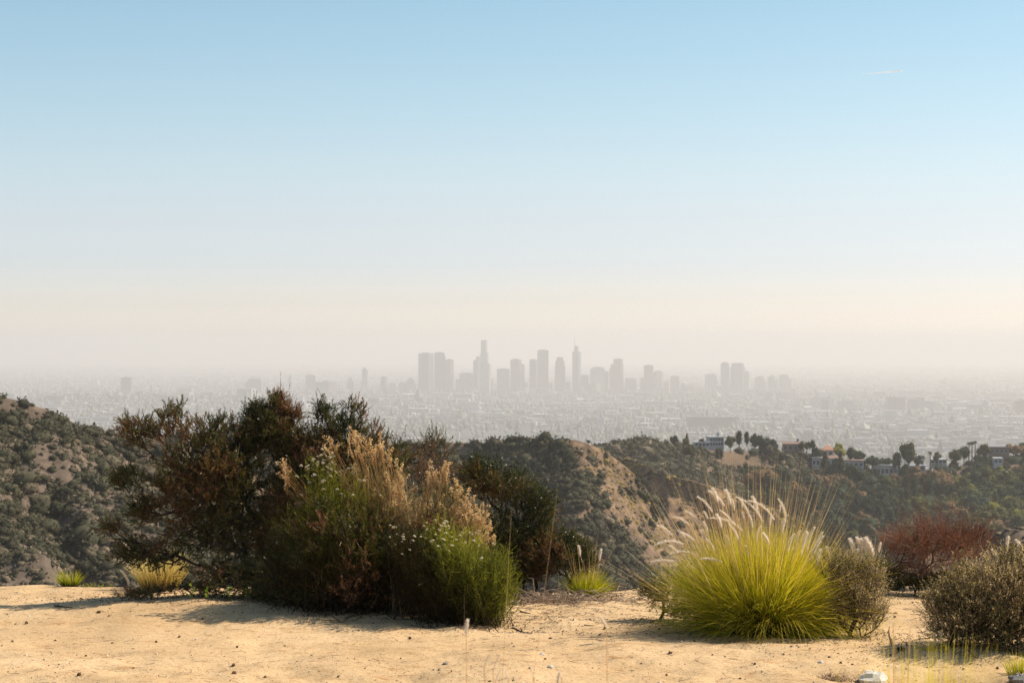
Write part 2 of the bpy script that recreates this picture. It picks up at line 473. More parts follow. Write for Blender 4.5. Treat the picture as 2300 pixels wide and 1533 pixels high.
pxB = np.linspace(150, 1720, 280)
G_B = loft('hill', [
    [(150, 985, 520), (330, 975, 520), (470, 962, 515), (550, 945, 512), (620, 960, 508), (700, 975, 505), (850, 988, 500), (1000, 990, 495), (1100, 988, 490), (1180, 988, 484), (1290, 984, 478), (1320, 992, 479), (1350, 1005, 480), (1380, 1024, 481),
     (1420, 1056, 484), (1450, 1095, 487), (1475, 1133, 490), (1505, 1165, 494), (1540, 1200, 499), (1600, 1250, 506), (1720, 1330, 520)],
    [(150, 1060, 500), (550, 1050, 495), (1000, 1070, 480), (1200, 1065, 468), (1300, 1060, 462), (1380, 1085, 470), (1440, 1120, 478), (1500, 1185, 485), (1600, 1265, 494), (1720, 1350, 505)],
    [(150, 1170, 478), (700, 1170, 474), (1000, 1170, 462), (1200, 1160, 450), (1300, 1150, 446), (1400, 1180, 459), (1500, 1235, 470), (1720, 1370, 492)],
    [(150, 1290, 458), (1000, 1290, 442), (1250, 1280, 430), (1400, 1270, 446), (1720, 1400, 478)],
    [(150, 1460, 435), (1000, 1460, 420), (1720, 1480, 455)],
], pxB, 140, M_RIDGE, 2.8, 24.0, 23, label='scrub covered ridge in the middle distance behind the thicket', gully=3.4)

pxD = np.linspace(1310, 2150, 240)
_cr = [(1310, 1002, 640), (1370, 1016, 630), (1410, 1024, 620), (1450, 1036, 610), (1480, 1050, 600), (1500, 1062, 592), (1560, 1074, 590), (1620, 1098, 586), (1700, 1124, 578), (1760, 1148, 566), (1820, 1178, 545), (1870, 1206, 525), (1920, 1240, 500), (1990, 1290, 470), (2150, 1380, 420)]
G_D = loft('hill', [_cr] + [[(a, b + dy * s_, c - dd * s_) for (a, b, c), s_ in zip(_cr, (1, 1, .9, 1.1, .8, 1.15, .9, 1.1, .85, 1.1, .9, 1, 1, 1, 1))] for dy, dd in ((14, 5), (70, 14), (150, 30), (260, 60))],
    pxD, 110, M_CLIFF, 3.4, 17.0, 37, label='bare eroded spur with a lit crest and a shaded flank', gully=6.0, back=.5)

pxC = np.linspace(1150, 2900, 260)
G_C = loft('hill', [
    [(1150, 1040, 800), (1290, 1012, 800), (1345, 1003, 805), (1390, 992, 810), (1440, 987, 815), (1490, 995, 825), (1520, 999, 835), (1600, 1004, 850), (1700, 1008, 870), (1780, 1016, 880), (1850, 1032, 900), (1960, 1052, 910), (2060, 1060, 925), (2130, 1056, 935), (2200, 1030, 950), (2300, 1018, 960), (2600, 990, 980), (2900, 960, 1000)],
    [(1150, 1090, 775), (1345, 1045, 785), (1450, 1040, 790), (1540, 1050, 805), (1600, 1055, 815), (1700, 1060, 835), (1850, 1075, 868), (2000, 1095, 885), (2130, 1095, 895), (2300, 1070, 915), (2900, 1040, 940)],
    [(1150, 1140, 755), (1345, 1075, 765), (1450, 1065, 772), (1560, 1072, 780), (1640, 1085, 790), (1760, 1110, 808), (1900, 1150, 825), (2050, 1160, 835), (2200, 1150, 850), (2900, 1120, 880)],
    [(1150, 1200, 735), (1450, 1120, 735), (1600, 1120, 745), (1760, 1160, 760), (1900, 1210, 765), (2100, 1220, 770), (2300, 1210, 785), (2900, 1200, 810)],
    [(1150, 1330, 700), (1600, 1250, 690), (1900, 1330, 700), (2300, 1330, 710), (2900, 1330, 740)],
], pxC, 110, M_CANYON, 4.0, 50.0, 51, label='wooded slope with houses along its crest at the right', back_len=1500.0, gully=4.0)

pxE = np.linspace(1950, 3000, 190)
G_E = loft('hill', [
    [(1950, 1560, 168), (2120, 1300, 165), (2170, 1250, 163), (2200, 1222, 162), (2230, 1200, 160), (2255, 1188, 158), (2285, 1184, 157), (2330, 1192, 156), (2420, 1200, 155), (2700, 1300, 150), (3000, 1560, 146)],
    [(1950, 1600, 155), (2120, 1340, 150), (2230, 1250, 148), (2300, 1230, 142), (2420, 1250, 140), (2700, 1340, 140), (3000, 1600, 138)],
    [(1950, 1650, 142), (2120, 1430, 135), (2300, 1400, 132), (2700, 1440, 132), (3000, 1650, 130)],
], pxE, 70, M_HILL, 0.8, 8.0, 63, label='dark rounded knoll below the right edge of the clearing', gully=0.8, back_len=80.0, front_drop=40)

# -- the basin floor, bending down with the curve of the earth
REARTH = 7.4e6
def basin_z(x, y):
    d2 = np.asarray(x, float) ** 2 + np.asarray(y, float) ** 2
    z = -292.0 - d2 / (2 * REARTH)
    # a low line of hills left of the towers
    return z + 42 * np.exp(-(((y - 9600) / 900) ** 2)) * np.exp(-((x + 1900) / 1100) ** 2) * (0.75 + 0.5 * fbm(np.asarray(x) / 500, np.asarray(y) / 900, 3, 4))
xs = np.linspace(-22000, 22000, 170); ys = np.concatenate([np.linspace(-3000, 4000, 12)[:-1], np.linspace(4000, 16000, 110)[:-1], np.linspace(16000, 42000, 50)])
X, Y = np.meshgrid(xs, ys)
M_BASIN = rough_mat('city_floor', [(0.3, (0.04, 0.045, 0.04)), (0.48, (0.08, 0.08, 0.078)), (0.6, (0.14, 0.135, 0.13)), (0.72, (0.24, 0.23, 0.22))], 0.02, 12, 0,
                    scale2=0.0016, stops2=[(0.35, (0.45, 0.5, 0.48)), (0.6, (1, 1, 1))], fac2=0.8)
g = add_obj('land', make_mesh('land', np.stack([X, Y, basin_z(X, Y)], -1).reshape(-1, 3), grid_faces(*X.shape), M_BASIN, smooth=True))
tag(g, 'flat city basin stretching to the hazy horizon', kind='structure')

# -- the air: one closed box of even haze round the whole place
HAZE_DENS, HAZE_COL, HAZE_G = 1.12e-4, (0.89, 0.835, 0.785), 0.20
hv = Geo(); hv.box((0, 19500, (-560 + 70) / 2), (46000, 46000, 630))
hm, n, l = new_mat('haze')
out = n.new('ShaderNodeOutputMaterial'); pv = n.new('ShaderNodeVolumePrincipled')
pv.inputs['Color'].default_value = (*HAZE_COL, 1); pv.inputs['Density'].default_value = HAZE_DENS; pv.inputs['Anisotropy'].default_value = HAZE_G
l.new(pv.outputs[0], out.inputs['Volume'])
hz = hv.build('haze', hm)
hz['kind'] = 'stuff'
hz['label'] = 'thin grey smog filling the air over the basin'
# ---------------------------------------------------------------- the city in the basin
def facade(name, wall, glass, fx=3.6, fz=3.8, gfrac=0.55):
    """storeys and window bays as a flat pattern: at eleven kilometres only their faint grain shows"""
    m, n, l = new_mat(name)
    out = n.new('ShaderNodeOutputMaterial'); p = n.new('ShaderNodeBsdfPrincipled')
    tc = n.new('ShaderNodeTexCoord'); sp = n.new('ShaderNodeSeparateXYZ'); l.new(tc.outputs['Object'], sp.inputs[0])
    ad = n.new('ShaderNodeMath'); ad.operation = 'ADD'; l.new(sp.outputs[0], ad.inputs[0]); l.new(sp.outputs[1], ad.inputs[1])
    def band(src, per, fr):
        a = n.new('ShaderNodeMath'); a.operation = 'DIVIDE'; l.new(src, a.inputs[0]); a.inputs[1].default_value = per
        b = n.new('ShaderNodeMath'); b.operation = 'FRACT'; l.new(a.outputs[0], b.inputs[0])
        c = n.new('ShaderNodeMath'); c.operation = 'LESS_THAN'; l.new(b.outputs[0], c.inputs[0]); c.inputs[1].default_value = fr
        return c.outputs[0]
    mu = n.new('ShaderNodeMath'); mu.operation = 'MULTIPLY'; l.new(band(ad.outputs[0], fx * 2.5, .8), mu.inputs[0]); l.new(band(sp.outputs[2], fz, gfrac), mu.inputs[1])
    mx = n.new('ShaderNodeMix'); mx.data_type = 'RGBA'; l.new(mu.outputs[0], mx.inputs[0])
    mx.inputs[6].default_value = (*wall, 1); mx.inputs[7].default_value = (*glass, 1)
    l.new(mx.outputs[2], p.inputs['Base Color']); p.inputs['Roughness'].default_value = 0.5
    l.new(p.outputs[0], out.inputs[0])
    return m
MF = [facade('facade_dark_granite', (0.13, 0.10, 0.09), (0.05, 0.05, 0.055)), facade('facade_pale_stone', (0.42, 0.39, 0.34), (0.10, 0.11, 0.12)),
      facade('facade_blue_glass', (0.12, 0.14, 0.15), (0.07, 0.09, 0.10), gfrac=.8), facade('facade_grey_concrete', (0.24, 0.23, 0.215), (0.07, 0.07, 0.075))]
M_ROOF = plain('roof_gravel', (0.22, 0.21, 0.20)); M_WHITE = plain('white_roof', (0.7, 0.7, 0.68)); M_STEEL = plain('steel', (0.3, 0.3, 0.3))

def rect(cx, cy, w, d, rz):
    q = np.array([[-w / 2, -d / 2], [w / 2, -d / 2], [w / 2, d / 2], [-w / 2, d / 2]])
    c, s = math.cos(rz), math.sin(rz)
    return np.stack([cx + q[:, 0] * c - q[:, 1] * s, cy + q[:, 0] * s + q[:, 1] * c], 1)
def chamfer(cx, cy, w, d, rz, k=.22):
    h = [(-.5 + k, -.5), (.5 - k, -.5), (.5, -.5 + k), (.5, .5 - k), (.5 - k, .5), (-.5 + k, .5), (-.5, .5 - k), (-.5, -.5 + k)]
    q = np.array(h) * [w, d]; c, s = math.cos(rz), math.sin(rz)
    return np.stack([cx + q[:, 0] * c - q[:, 1] * s, cy + q[:, 0] * s + q[:, 1] * c], 1)

def tower(tiers, D, mat, label, roof=True, shape='rect', spire=None, group=None, name='office_tower', crown=None, depth=None, rz=None, dome=None):
    """tiers: [(px_left, px_right, py_top), ...] widest (lowest) first"""
    rz = 0.0 if rz is None else rz
    k = D / FP
    cx0 = ((tiers[0][0] + tiers[0][1]) / 2 - 1150) * k
    zb = float(basin_z(cx0, D)) - 2
    t = empty(name, (cx0, D, zb))
    tag(t, label, 'building', group)
    zlow = zb; prev = None
    ns = 'shaft'
    for i, (a, b, y) in enumerate(tiers):
        w = (b - a) * k; cx = ((a + b) / 2 - 1150) * k; zt = CZ - (y - EYE_Y) * k
        dp = min(w, 60) * 0.9 if depth is None else depth * (0.9 ** i)
        g = Geo()
        if rz: dp = w * .75
        we = (w - dp * abs(math.sin(rz))) / math.cos(rz) if rz else w
        poly = rect(cx, D, we, dp, rz) if shape == 'rect' else chamfer(cx, D, we, dp, rz)
        g.prism(poly, zlow, zt)
        g.build(ns if i == 0 else 'setback', mat, t, (cx0, D, zb))
        if roof and i == len(tiers) - 1:
            r = Geo(); r.prism(rect(cx, D, we * .55, dp * .5, rz), zt, zt + 5); r.build('roof_plant', M_ROOF, t, (cx0, D, zb))
            r = Geo()
            for (ox, oy, lx, ly) in ((0, -.5, 1, 0), (0, .5, 1, 0), (-.5, 0, 0, 1), (.5, 0, 0, 1)):
                r.box((cx + ox * we * .99, D + oy * dp * .99, zt + .8), (max(lx * we, .8), max(ly * dp, .8), 1.6), 0)
            if rz == 0: r.build('parapet', M_ROOF, t, (cx0, D, zb))
        zlow = zt; last = (cx, w, dp, zt)
    cx, w, dp, zt = last
    if dome:
        g = Geo(); hh = dome * k; zz = zt; top = 1.0
        for j, sc in enumerate((.86, .62, .3, .05)):
            g.prism(chamfer(cx, D, w * top, dp * top, 0, .29), zz, zz + hh / 4, top=sc / top); zz += hh / 4; top = sc
        g.build('dome', mat, t, (cx0, D, zb))
    if spire:
        g = Geo(); sx = (spire[0] - 1150) * k; sz = CZ - (spire[1] - EYE_Y) * k
        g.sticks([[sx, D, zt]], [[sx, D, sz]], 2.6, .9, 6); g.build('spire', M_STEEL, t, (cx0, D, zb))
    return t

DD = 11700
TW = [
 ([(940, 974, 793)], 0, 'broad dark twin slab at the left end of the tallest tower cluster', {}),
 ([(976, 1001, 800), (976, 998.7, 792)], 0, 'dark slab with a stepped top between its two broad neighbours', {'d': 60}),
 ([(1001, 1019, 807.4)], 0, 'lower dark slab closing the right side of the broad dark group', {'d': -40}),
 ([(1032, 1066, 838)], 3, 'squat grey block with a small mast left of the tallest tower', {'spire': (1039, 829), 'd': 200}),
 ([(1023.6, 1056, 852)], 3, 'low grey block in front of the squat masted block', {'d': -300}),
 ([(1063, 1079, 808), (1069, 1079, 801)], 2, 'grey stepped slab tucked against the left of the tallest tower', {'d': 180}),
 ([(1076, 1100, 850), (1077.5, 1098.5, 815), (1078.5, 1097.3, 792), (1080.2, 1094.3, 765)], 1, 'tallest tower, round and stepped with a flat crown', {'shape': 'c'}),
 ([(1085, 1103, 816.6)], 1, 'pale tower standing in front of the stepped tallest tower', {'d': -160}),
 ([(1098, 1108.5, 852)], 3, 'low narrow block at the right foot of the tallest tower', {'d': -100}),
 ([(1116.3, 1144.7, 829)], 3, 'plain mid height block in the gap right of the tallest tower', {}),
 ([(1146.4, 1171.3, 807)], 0, 'dark square topped tower with a paler tower against its right side', {}),
 ([(1169, 1178, 819)], 1, 'narrow pale tower against the right side of a dark square tower', {'d': 120}),
 ([(1178, 1190, 859.5)], 3, 'low block between the dark square tower and the tall twin level tower', {'d': 300}),
 ([(1189, 1208, 807.4)], 0, 'shorter dark half of the twin level tower', {'d': 80}),
 ([(1207, 1231.8, 786.7)], 0, 'taller dark half of the twin level tower, flat topped', {}),
 ([(1232, 1245, 861)], 3, 'low block left of the round shouldered tower', {'d': 250}),
 ([(1245.7, 1270, 845), (1246.2, 1269.3, 822), (1247.5, 1268, 810), (1250, 1265, 803)], 0, 'round shouldered tower tapering to its top', {'shape': 'c'}),
 ([(1270, 1286, 857.6)], 3, 'low block between the round shouldered tower and the spired tower', {'d': 250}),
 ([(1285.4, 1305, 789.4), (1289.5, 1299.8, 778)], 2, 'slender glass tower with a sail shaped crown and a thin spire', {'spire': (1291, 755)}),
 ([(1304, 1321.4, 842.6)], 3, 'short block at the right foot of the spired tower', {'d': 100}),
 ([(1322, 1349, 861)], 3, 'low wide block in front of the pale flat topped tower', {'d': -300}),
 ([(1325.4, 1357.8, 828), (1329, 1356, 825.4)], 1, 'pale broad flat topped tower right of the spired tower', {}),
 ([(1356, 1369.5, 835)], 3, 'narrow grey tower between the pale broad tower and the stepped one', {'d': 90}),
 ([(1369.3, 1400, 825.4), (1372, 1399.8, 817), (1378, 1398.5, 806.7)], 0, 'stepped tower with a raised square crown and shoulders', {'shape': 'c'}),
 ([(1404.5, 1429, 850)], 3, 'squat block standing alone right of the stepped shouldered tower', {'spire': None}),
 ([(1438, 1448, 849)], 3, 'low narrow wing against the tall plain slab', {'d': 60}),
 ([(1446.4, 1466.7, 821)], 0, 'tall plain dark slab standing apart right of the main cluster', {}),
 ([(1468, 1489.5, 836), (1470, 1487, 833.7)], 1, 'pale tower with a rounded top beside the tall plain slab', {'shape': 'c'}),
 ([(1489.5, 1506, 857)], 1, 'low pale block between the rounded tower and a small grey tower', {'d': 100}),
 ([(1505.7, 1525, 845)], 3, 'small grey tower at the right end of the main cluster', {}),
 ([(1529, 1542.6, 861)], 3, 'low block in the wide gap, the left one of two', {}),
 ([(1543, 1559, 866)], 3, 'lowest block in the wide gap, the right one of two', {}),
 ([(1583, 1613, 854), (1583, 1610.4, 840.5)], 1, 'pale tower with a shoulder at the left of the second cluster', {}),
 ([(1618.8, 1638, 817), (1621, 1636, 814.6)], 2, 'tall pale glass tower, left of the pair in the second cluster', {'shape': 'c'}),
 ([(1640.8, 1673, 824), (1643, 1670, 816)], 2, 'widest tall glass tower of the second cluster', {'shape': 'c'}),
 ([(1672, 1686.4, 835)], 1, 'narrow pale tower against the right of the widest glass tower', {'d': 80}),
 ([(1606, 1640, 868)], 3, 'low podium block in front of the second cluster', {'d': -300}),
 ([(1694, 1720.5, 849), (1697, 1719, 845.7)], 1, 'first of three equal towers at the right end of the skyline', {}),
 ([(1723.4, 1746.4, 845)], 1, 'middle one of three equal towers at the right end of the skyline', {}),
 ([(1750, 1775.6, 849), (1750.5, 1770.5, 843)], 1, 'last of the three towers at the right end, with a shoulder', {}),
 ([(1720, 1742, 883)], 3, 'low grey block below the three equal towers', {'d': -1500}),
 ([(552, 589, 857), (558.7, 588, 851.5)], 3, 'wide block with a raised roof, far left of the skyline', {}),
 ([(620, 649, 860)], 3, 'low block beside the pointed civic tower', {'d': -60}),
 ([(646, 659, 857), (648, 657.5, 850)], 1, 'slim civic tower with a pointed top', {'dome': 11}),
 ([(687.4, 709.8, 843)], 1, 'pale square tower with a thin aerial at its left corner', {'spire': (693, 836)}),
 ([(708.7, 754.3, 857), (724, 740, 855)], 0, 'broad dark low slab right of the pale aerial tower', {'d': -150}),
 ([(779.8, 794.6, 855), (783, 791, 849.5)], 3, 'small block with a raised crown left of the domed tower', {}),
 ([(808.7, 831.5, 872), (810.5, 830, 856), (813, 827.3, 830)], 1, 'domed tower rising from a stepped base, alone on the left', {'dome': 7, 'shape': 'c'}),
 ([(855, 870, 846)], 0, 'narrow dark tower midway between the domed tower and the broad slabs', {}),
 ([(874, 890, 862)], 1, 'low pale block right of the narrow dark tower', {}),
 ([(894.6, 912, 860)], 1, 'low pale block left of the peaked block', {}),
 ([(912.4, 935, 862), (912.4, 931, 853.7), (917, 927, 849.8)], 3, 'peaked block just left of the broad dark slabs', {}),
 ([(273.4, 296.6, 848)], 3, 'lone grey block standing by itself far to the left', {'D': 11000}),
 ([(1992, 2031, 890.6)], 0, 'near dark slab right of the skyline, the widest on the plain', {'D': 8700}),
 ([(2039, 2060, 896)], 0, 'near dark block joined to the stepped building on the plain', {'D': 8800}),
 ([(2058, 2098, 900), (2058, 2074, 891)], 3, 'near stepped building right of the dark slabs on the plain', {'D': 8900}),
 ([(2145, 2168, 902.6)], 1, 'pale block between the stepped building and a dark low block', {'D': 8800}),
 ([(2172.7, 2205.7, 907)], 3, 'dark low block beside the small pointed tower at the right', {'D': 8600}),
 ([(2209, 2218, 902)], 3, 'small pointed tower on the plain at the right', {'D': 8700, 'dome': 9}),
 ([(2281, 2308, 900), (2290, 2306, 897)], 0, 'dark block cut by the right edge of the view', {'D': 8300}),
 ([(1820, 1871, 892), (1828, 1864, 889)], 1, 'long pale building with a raised flat roof below the right skyline', {'D': 9300}),
 ([(1845, 1861, 897)], 3, 'small grey block in front of the long pale building', {'D': 8600}),
 ([(1882, 1918, 898)], 1, 'white block with a flat white roof right of the long pale building', {'D': 8600}),
 ([(1806, 1827, 968)], 3, 'grey block with pale sides on the near plain behind the hill trees', {'D': 5700}),
 ([(1543, 1652, 935)], 0, 'very long dark shed with a white roof on the middle plain', {'D': 6900, 'depth': 60}),
 ([(827, 851, 894)], 0, 'dark low block below the narrow dark tower', {'D': 9300}),
]
for i_, (tiers, mi, lab, o) in enumerate(TW):
    if o.get('shape') != 'c' and not o.get('depth') and not o.get('D') and i_ % 5 in (0, 2, 3): o['rz'] = (-.42, -.3, -.5)[i_ % 3]
    tower(tiers, o.get('D', DD + o.get('d', 0)), MF[mi], lab, shape='chamfer' if o.get('shape') == 'c' else 'rect', spire=o.get('spire'), dome=o.get('dome'), depth=o.get('depth'), rz=o.get('rz'), roof=o.get('D', 12000) > 10000)

# -- low buildings: the 300 that show largest as things, the rest as one mass
def city_points(n, rng, y0, y1, power=1.0):
    u = rng.random(n)
    y = (y0 ** (1 - power) + u * (y1 ** (1 - power) - y0 ** (1 - power))) ** (1 / (1 - power)) if power != 1 else y0 * (y1 / y0) ** u
    x = (rng.random(n) * 2 - 1) * y * 0.275
    return x, y
rng = np.random.default_rng(101)
M_CITY, n, l = new_mat('building_paint')
out = n.new('ShaderNodeOutputMaterial'); a_ = n.new('ShaderNodeAttribute'); a_.attribute_name = 'tint'
r_ = ramp(n, [(0.0, (0.12, 0.115, 0.115)), (0.3, (0.17, 0.16, 0.155)), (0.55, (0.24, 0.22, 0.20)), (0.62, (0.22, 0.14, 0.11)), (0.70, (0.26, 0.255, 0.25)), (0.93, (0.33, 0.325, 0.32)), (0.98, (0.5, 0.49, 0.48)), (1.0, (0.72, 0.71, 0.69))])
l.new(a_.outputs['Fac'], r_.inputs[0]); p_ = n.new('ShaderNodeBsdfPrincipled'); l.new(r_.outputs[0], p_.inputs['Base Color']); p_.inputs['Roughness'].default_value = .55
l.new(p_.outputs[0], out.inputs[0])
def boxes(g, x, y, z, w, d, h, rz, tw, tr):
    n = len(x); c, s = np.cos(rz), np.sin(rz)
    q = np.array([[-.5, -.5], [.5, -.5], [.5, .5], [-.5, .5]])
    lx = q[None, :, 0] * w[:, None]; ly = q[None, :, 1] * d[:, None]
    gx = x[:, None] + lx * c[:, None] - ly * s[:, None]; gy = y[:, None] + lx * s[:, None] + ly * c[:, None]
    zb = np.broadcast_to((z - 3)[:, None], gx.shape); zt = np.broadcast_to((z + h)[:, None], gx.shape)
    B = np.stack([gx, gy, zb], -1); T = np.stack([gx, gy, zt], -1)
    V = np.concatenate([B, T, T], 1).reshape(-1, 3)           # walls and roof do not share corners: own colours
    o = np.arange(n)[:, None] * 12
    F = np.concatenate([o + np.array(f)[None] for f in ([0, 1, 5, 4], [1, 2, 6, 5], [2, 3, 7, 6], [3, 0, 4, 7], [8, 9, 10, 11])])
    t = np.concatenate([np.repeat(tw[:, None], 8, 1), np.repeat(tr[:, None], 4, 1)], 1).ravel()
    g.add(V, None, F, t)
def city_set(n, y0, y1, big, power):
    x, y = city_points(int(n * 1.4), rng, y0, y1, power); n = len(x)
    dens = fbm(x / 420, y / 420, 71, 3)
    keep = rng.random(n) < 0.62 + 0.9 * dens
    u_, v_ = x * .993 + y * .12, y * .993 - x * .12          # streets and boulevards of the grid stay open
    keep &= (u_ % 92 > 15) & (v_ % 185 > 20) & (u_ % 800 > 42) & (v_ % 1600 > 60)
    pk = fbm(x / 900 + 11, y / 1400 + 3, 75, 2)
    keep &= pk > -.42
    x, y = x[keep], y[keep]; n = len(x)
    w = rng.lognormal(math.log(18 * big), .5, n); d = rng.lognormal(math.log(16 * big), .45, n); h = rng.lognormal(math.log(6.5 * big ** .5), .45, n)
    dt = np.exp(-((x - 600) / 2200) ** 2 - ((y - 11300) / 1100) ** 2)
    h = h * (1 + 2.5 * dt * rng.random(n))
    rz = np.where(rng.random(n) < .93, -0.12, rng.random(n) * .3 - .1)
    return x, y, basin_z(x, y), w, d, h, rz, rng.random(n) * .95, np.clip(rng.random(n) ** .8 * 1.05, 0, 1)
near = [np.concatenate(v) for v in zip(city_set(2600, 4900, 7500, 1.0, 0.5), city_set(240, 5200, 8600, 2.6, 0.5))]
size = near[3] * (near[5] + 8) / near[1] ** 2
vis = (np.abs(near[0]) < near[1] * 0.262) & (near[1] > 5600)
order = np.argsort(-(size * vis))
pick = order[:290]
shapes = []
for k in range(10):
    g = Geo(); a = rng.random() * .5 + .3
    boxes(g, np.zeros(1), np.zeros(1), np.zeros(1) , np.ones(1), np.ones(1), np.ones(1), np.zeros(1), np.array([rng.random() * .9]), np.array([rng.random() ** .7]))
    me_ = g.mesh('low_building', M_CITY)
    shapes.append(me_)
tw_x = [((t_[0][0] + t_[0][1]) / 2, lab_) for t_, _, lab_, _ in TW]
def short(t):
    w_ = t.split()
    return ' '.join(w_[:7]) if len(w_) <= 7 or w_[6] not in ('a', 'the', 'of', 'in', 'with', 'and') else ' '.join(w_[:6])
seen_l = {}
for j, i in enumerate(pick):
    o = add_obj('low_building', shapes[j % 10], None, (near[0][i], near[1][i], near[2][i]))
    # unit mesh has its base 3 below: scale per axis to the building's size
    o.scale = (near[3][i], near[4][i], near[5][i]); o.rotation_euler = (0, 0, near[6][i])
    kx = near[0][i] / near[1][i] * FP + 1150
    lab_ = min(tw_x, key=lambda v: abs(v[0] - kx))[1]; sz = 'large' if near[3][i] * near[4][i] > 1400 else 'long' if near[3][i] > 1.8 * near[4][i] else 'small'
    tag(o, f"{sz} low building on the plain below the {short(lab_)}"[:110], 'building', 'low buildings on the city plain')
rest = np.setdiff1d(np.arange(len(near[0])), pick)
g = Geo()
boxes(g, *[v[rest] for v in near])
for a in ((26000, 6800, 15000, 1.15, 1.2), (9000, 14000, 30000, 2.2, 1.6), (1400, 7000, 16000, 3.2, 1.0)):
    boxes(g, *city_set(*a))
tag(g.build('low_rise_city', M_CITY, kind='stuff'), 'mass of low roofs filling the city plain')
# street trees of the plain, as one mass
n_ = 30000
x, y = city_points(n_, rng, 4700, 17000, 1.1)
k_ = rng.random(n_) < .5 + 1.1 * fbm(x / 500 + 40, y / 900, 73, 3)
k_ |= (np.abs(y - 9600) < 1300) & (np.abs(x + 1900) < 1500)
x, y = x[k_], y[k_]; n_ = len(x); r = rng.lognormal(math.log(6.0), .4, n_); h = r * (1.2 + rng.random(n_) * 1.6)
z = basin_z(x, y)
oc = np.array([[1, 0, .35], [.3, .95, .5], [-.8, .6, .3], [-.8, -.6, .5], [.3, -.95, .35], [0, 0, 1], [0, 0, -.1]])
V = np.stack([x, y, z], 1)[:, None] + oc[None] * np.stack([r, r, h], 1)[:, None] * (0.75 + .5 * rng.random((n_, 7, 1)))
f = np.array([[0, 1, 5], [1, 2, 5], [2, 3, 5], [3, 4, 5], [4, 0, 5], [1, 0, 6], [2, 1, 6], [3, 2, 6], [4, 3, 6], [0, 4, 6]])
F = (np.arange(n_)[:, None, None] * 7 + f[None]).reshape(-1, 3)
M_CTREE = leaf_mat('city_trees', [(0, (0.04, 0.048, 0.035)), (1, (0.09, 0.10, 0.06))], 0.0)
g = Geo(); g.add(V.reshape(-1, 3), F, None, np.repeat(rng.random(n_), 7))
tag(g.build('street_tree_mass', M_CTREE, kind='stuff'), 'dark street trees speckling the city plain')

# vapour trail high in the sky
g = Geo()
A, B = at(1925, 168, 60000), at(2029, 159, 60000)
tt = np.linspace(0, 1, 24)[:, None]
pts = A + (B - A) * tt + np.c_[np.zeros(24), np.zeros(24), 6 * np.sin(np.linspace(0, 5, 24))]
g.tube(pts, (4 + 24 * tt[:, 0] ** .6) * np.clip((1.02 - tt[:, 0]) * 9, .1, 1), 8, tint=np.concatenate([np.repeat(tt[:, 0] ** .7 * .8, 8), [0, .8]]))
m, n, l = new_mat('ice_vapour'); out = n.new('ShaderNodeOutputMaterial'); a_ = n.new('ShaderNodeAttribute'); a_.attribute_name = 'tint'
df = n.new('ShaderNodeBsdfDiffuse'); df.inputs[0].default_value = (.99, .99, 1, 1); tl = n.new('ShaderNodeBsdfTranslucent'); tl.inputs[0].default_value = (.99, .99, 1, 1)
ms = n.new('ShaderNodeMixShader'); l.new(df.outputs[0], ms.inputs[1]); l.new(tl.outputs[0], ms.inputs[2]); ms.inputs[0].default_value = .8
tr = n.new('ShaderNodeBsdfTransparent'); mt = n.new('ShaderNodeMixShader'); mm = n.new('ShaderNodeMath'); mm.operation = 'MULTIPLY'; mm.inputs[1].default_value = 1.3
l.new(a_.outputs['Fac'], mm.inputs[0]); l.new(mm.outputs[0], mt.inputs[0]); l.new(tr.outputs[0], mt.inputs[1]); l.new(ms.outputs[0], mt.inputs[2]); l.new(mt.outputs[0], out.inputs[0])
tag(g.build('vapour_trail', m), 'short white vapour trail high in the blue sky at the upper right', 'vapour trail')
# ---------------------------------------------------------------- chaparral, trees and houses on the hills
def clump(rng, n, leaf, flat=0.8, lobes=6, tint0=.5, tv=.25, nu=14, nv=6):
    """unit shrub crown (radius about 1, base at z 0): a lumpy leafy dome with loose sprays standing off it"""
    g = Geo()
    ld = unit(rng.normal(size=(lobes, 3)) * [1, 1, .7] + [0, 0, .5]); lr = .25 + .35 * rng.random(lobes)
    def radius(d):
        k = np.clip((d[:, None] * ld[None]).sum(-1), 0, 1) ** 4 * lr[None]
        return .55 + k.max(1) + .05 * rng.normal(size=len(d))
    u, v = np.meshgrid(np.arange(nu) / nu * 2 * math.pi, np.linspace(-.25, math.pi / 2, nv)); 
    d = np.stack([np.cos(u) * np.cos(v), np.sin(u) * np.cos(v), np.sin(v)], -1).reshape(-1, 3)
    r = radius(d); r[-nu:] = r[-nu:].mean()
    V = d * r[:, None] * [1, 1, flat]
    i = np.arange(nv - 1)[:, None] * nu; j = np.arange(nu)[None]; k = (j + 1) % nu
    F = np.stack([i + j, i + k, i + nu + k, i + nu + j], -1).reshape(-1, 4)
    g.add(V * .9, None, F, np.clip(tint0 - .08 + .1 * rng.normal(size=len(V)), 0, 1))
    dd = unit(rng.normal(size=(n, 3))); dd[:, 2] = np.abs(dd[:, 2]) - .15; dd = unit(dd)
    P = dd * (radius(dd) * (.85 + .15 * rng.random(n)))[:, None] * [1, 1, flat]; P[:, 2] = np.maximum(P[:, 2], .02)
    t = np.clip(tint0 + tv * (rng.random(n) - .4) + rng.normal(size=n) * .06, 0, 1)
    # sprays lie roughly along the surface, tips lifted
    tn = unit(np.cross(dd, rng.normal(size=(n, 3)))) * .8 + dd * .7
    g.leaves(P, unit(tn), leaf * (.6 + .8 * rng.random(n)), leaf * .6 * (.6 + .6 * rng.random(n)), rng, t, tri=False)
    return g
def raw(g): return np.concatenate(g.V), (np.concatenate(g.F4) if g.F4 else np.zeros((0, 4), int)), np.concatenate(g.T)
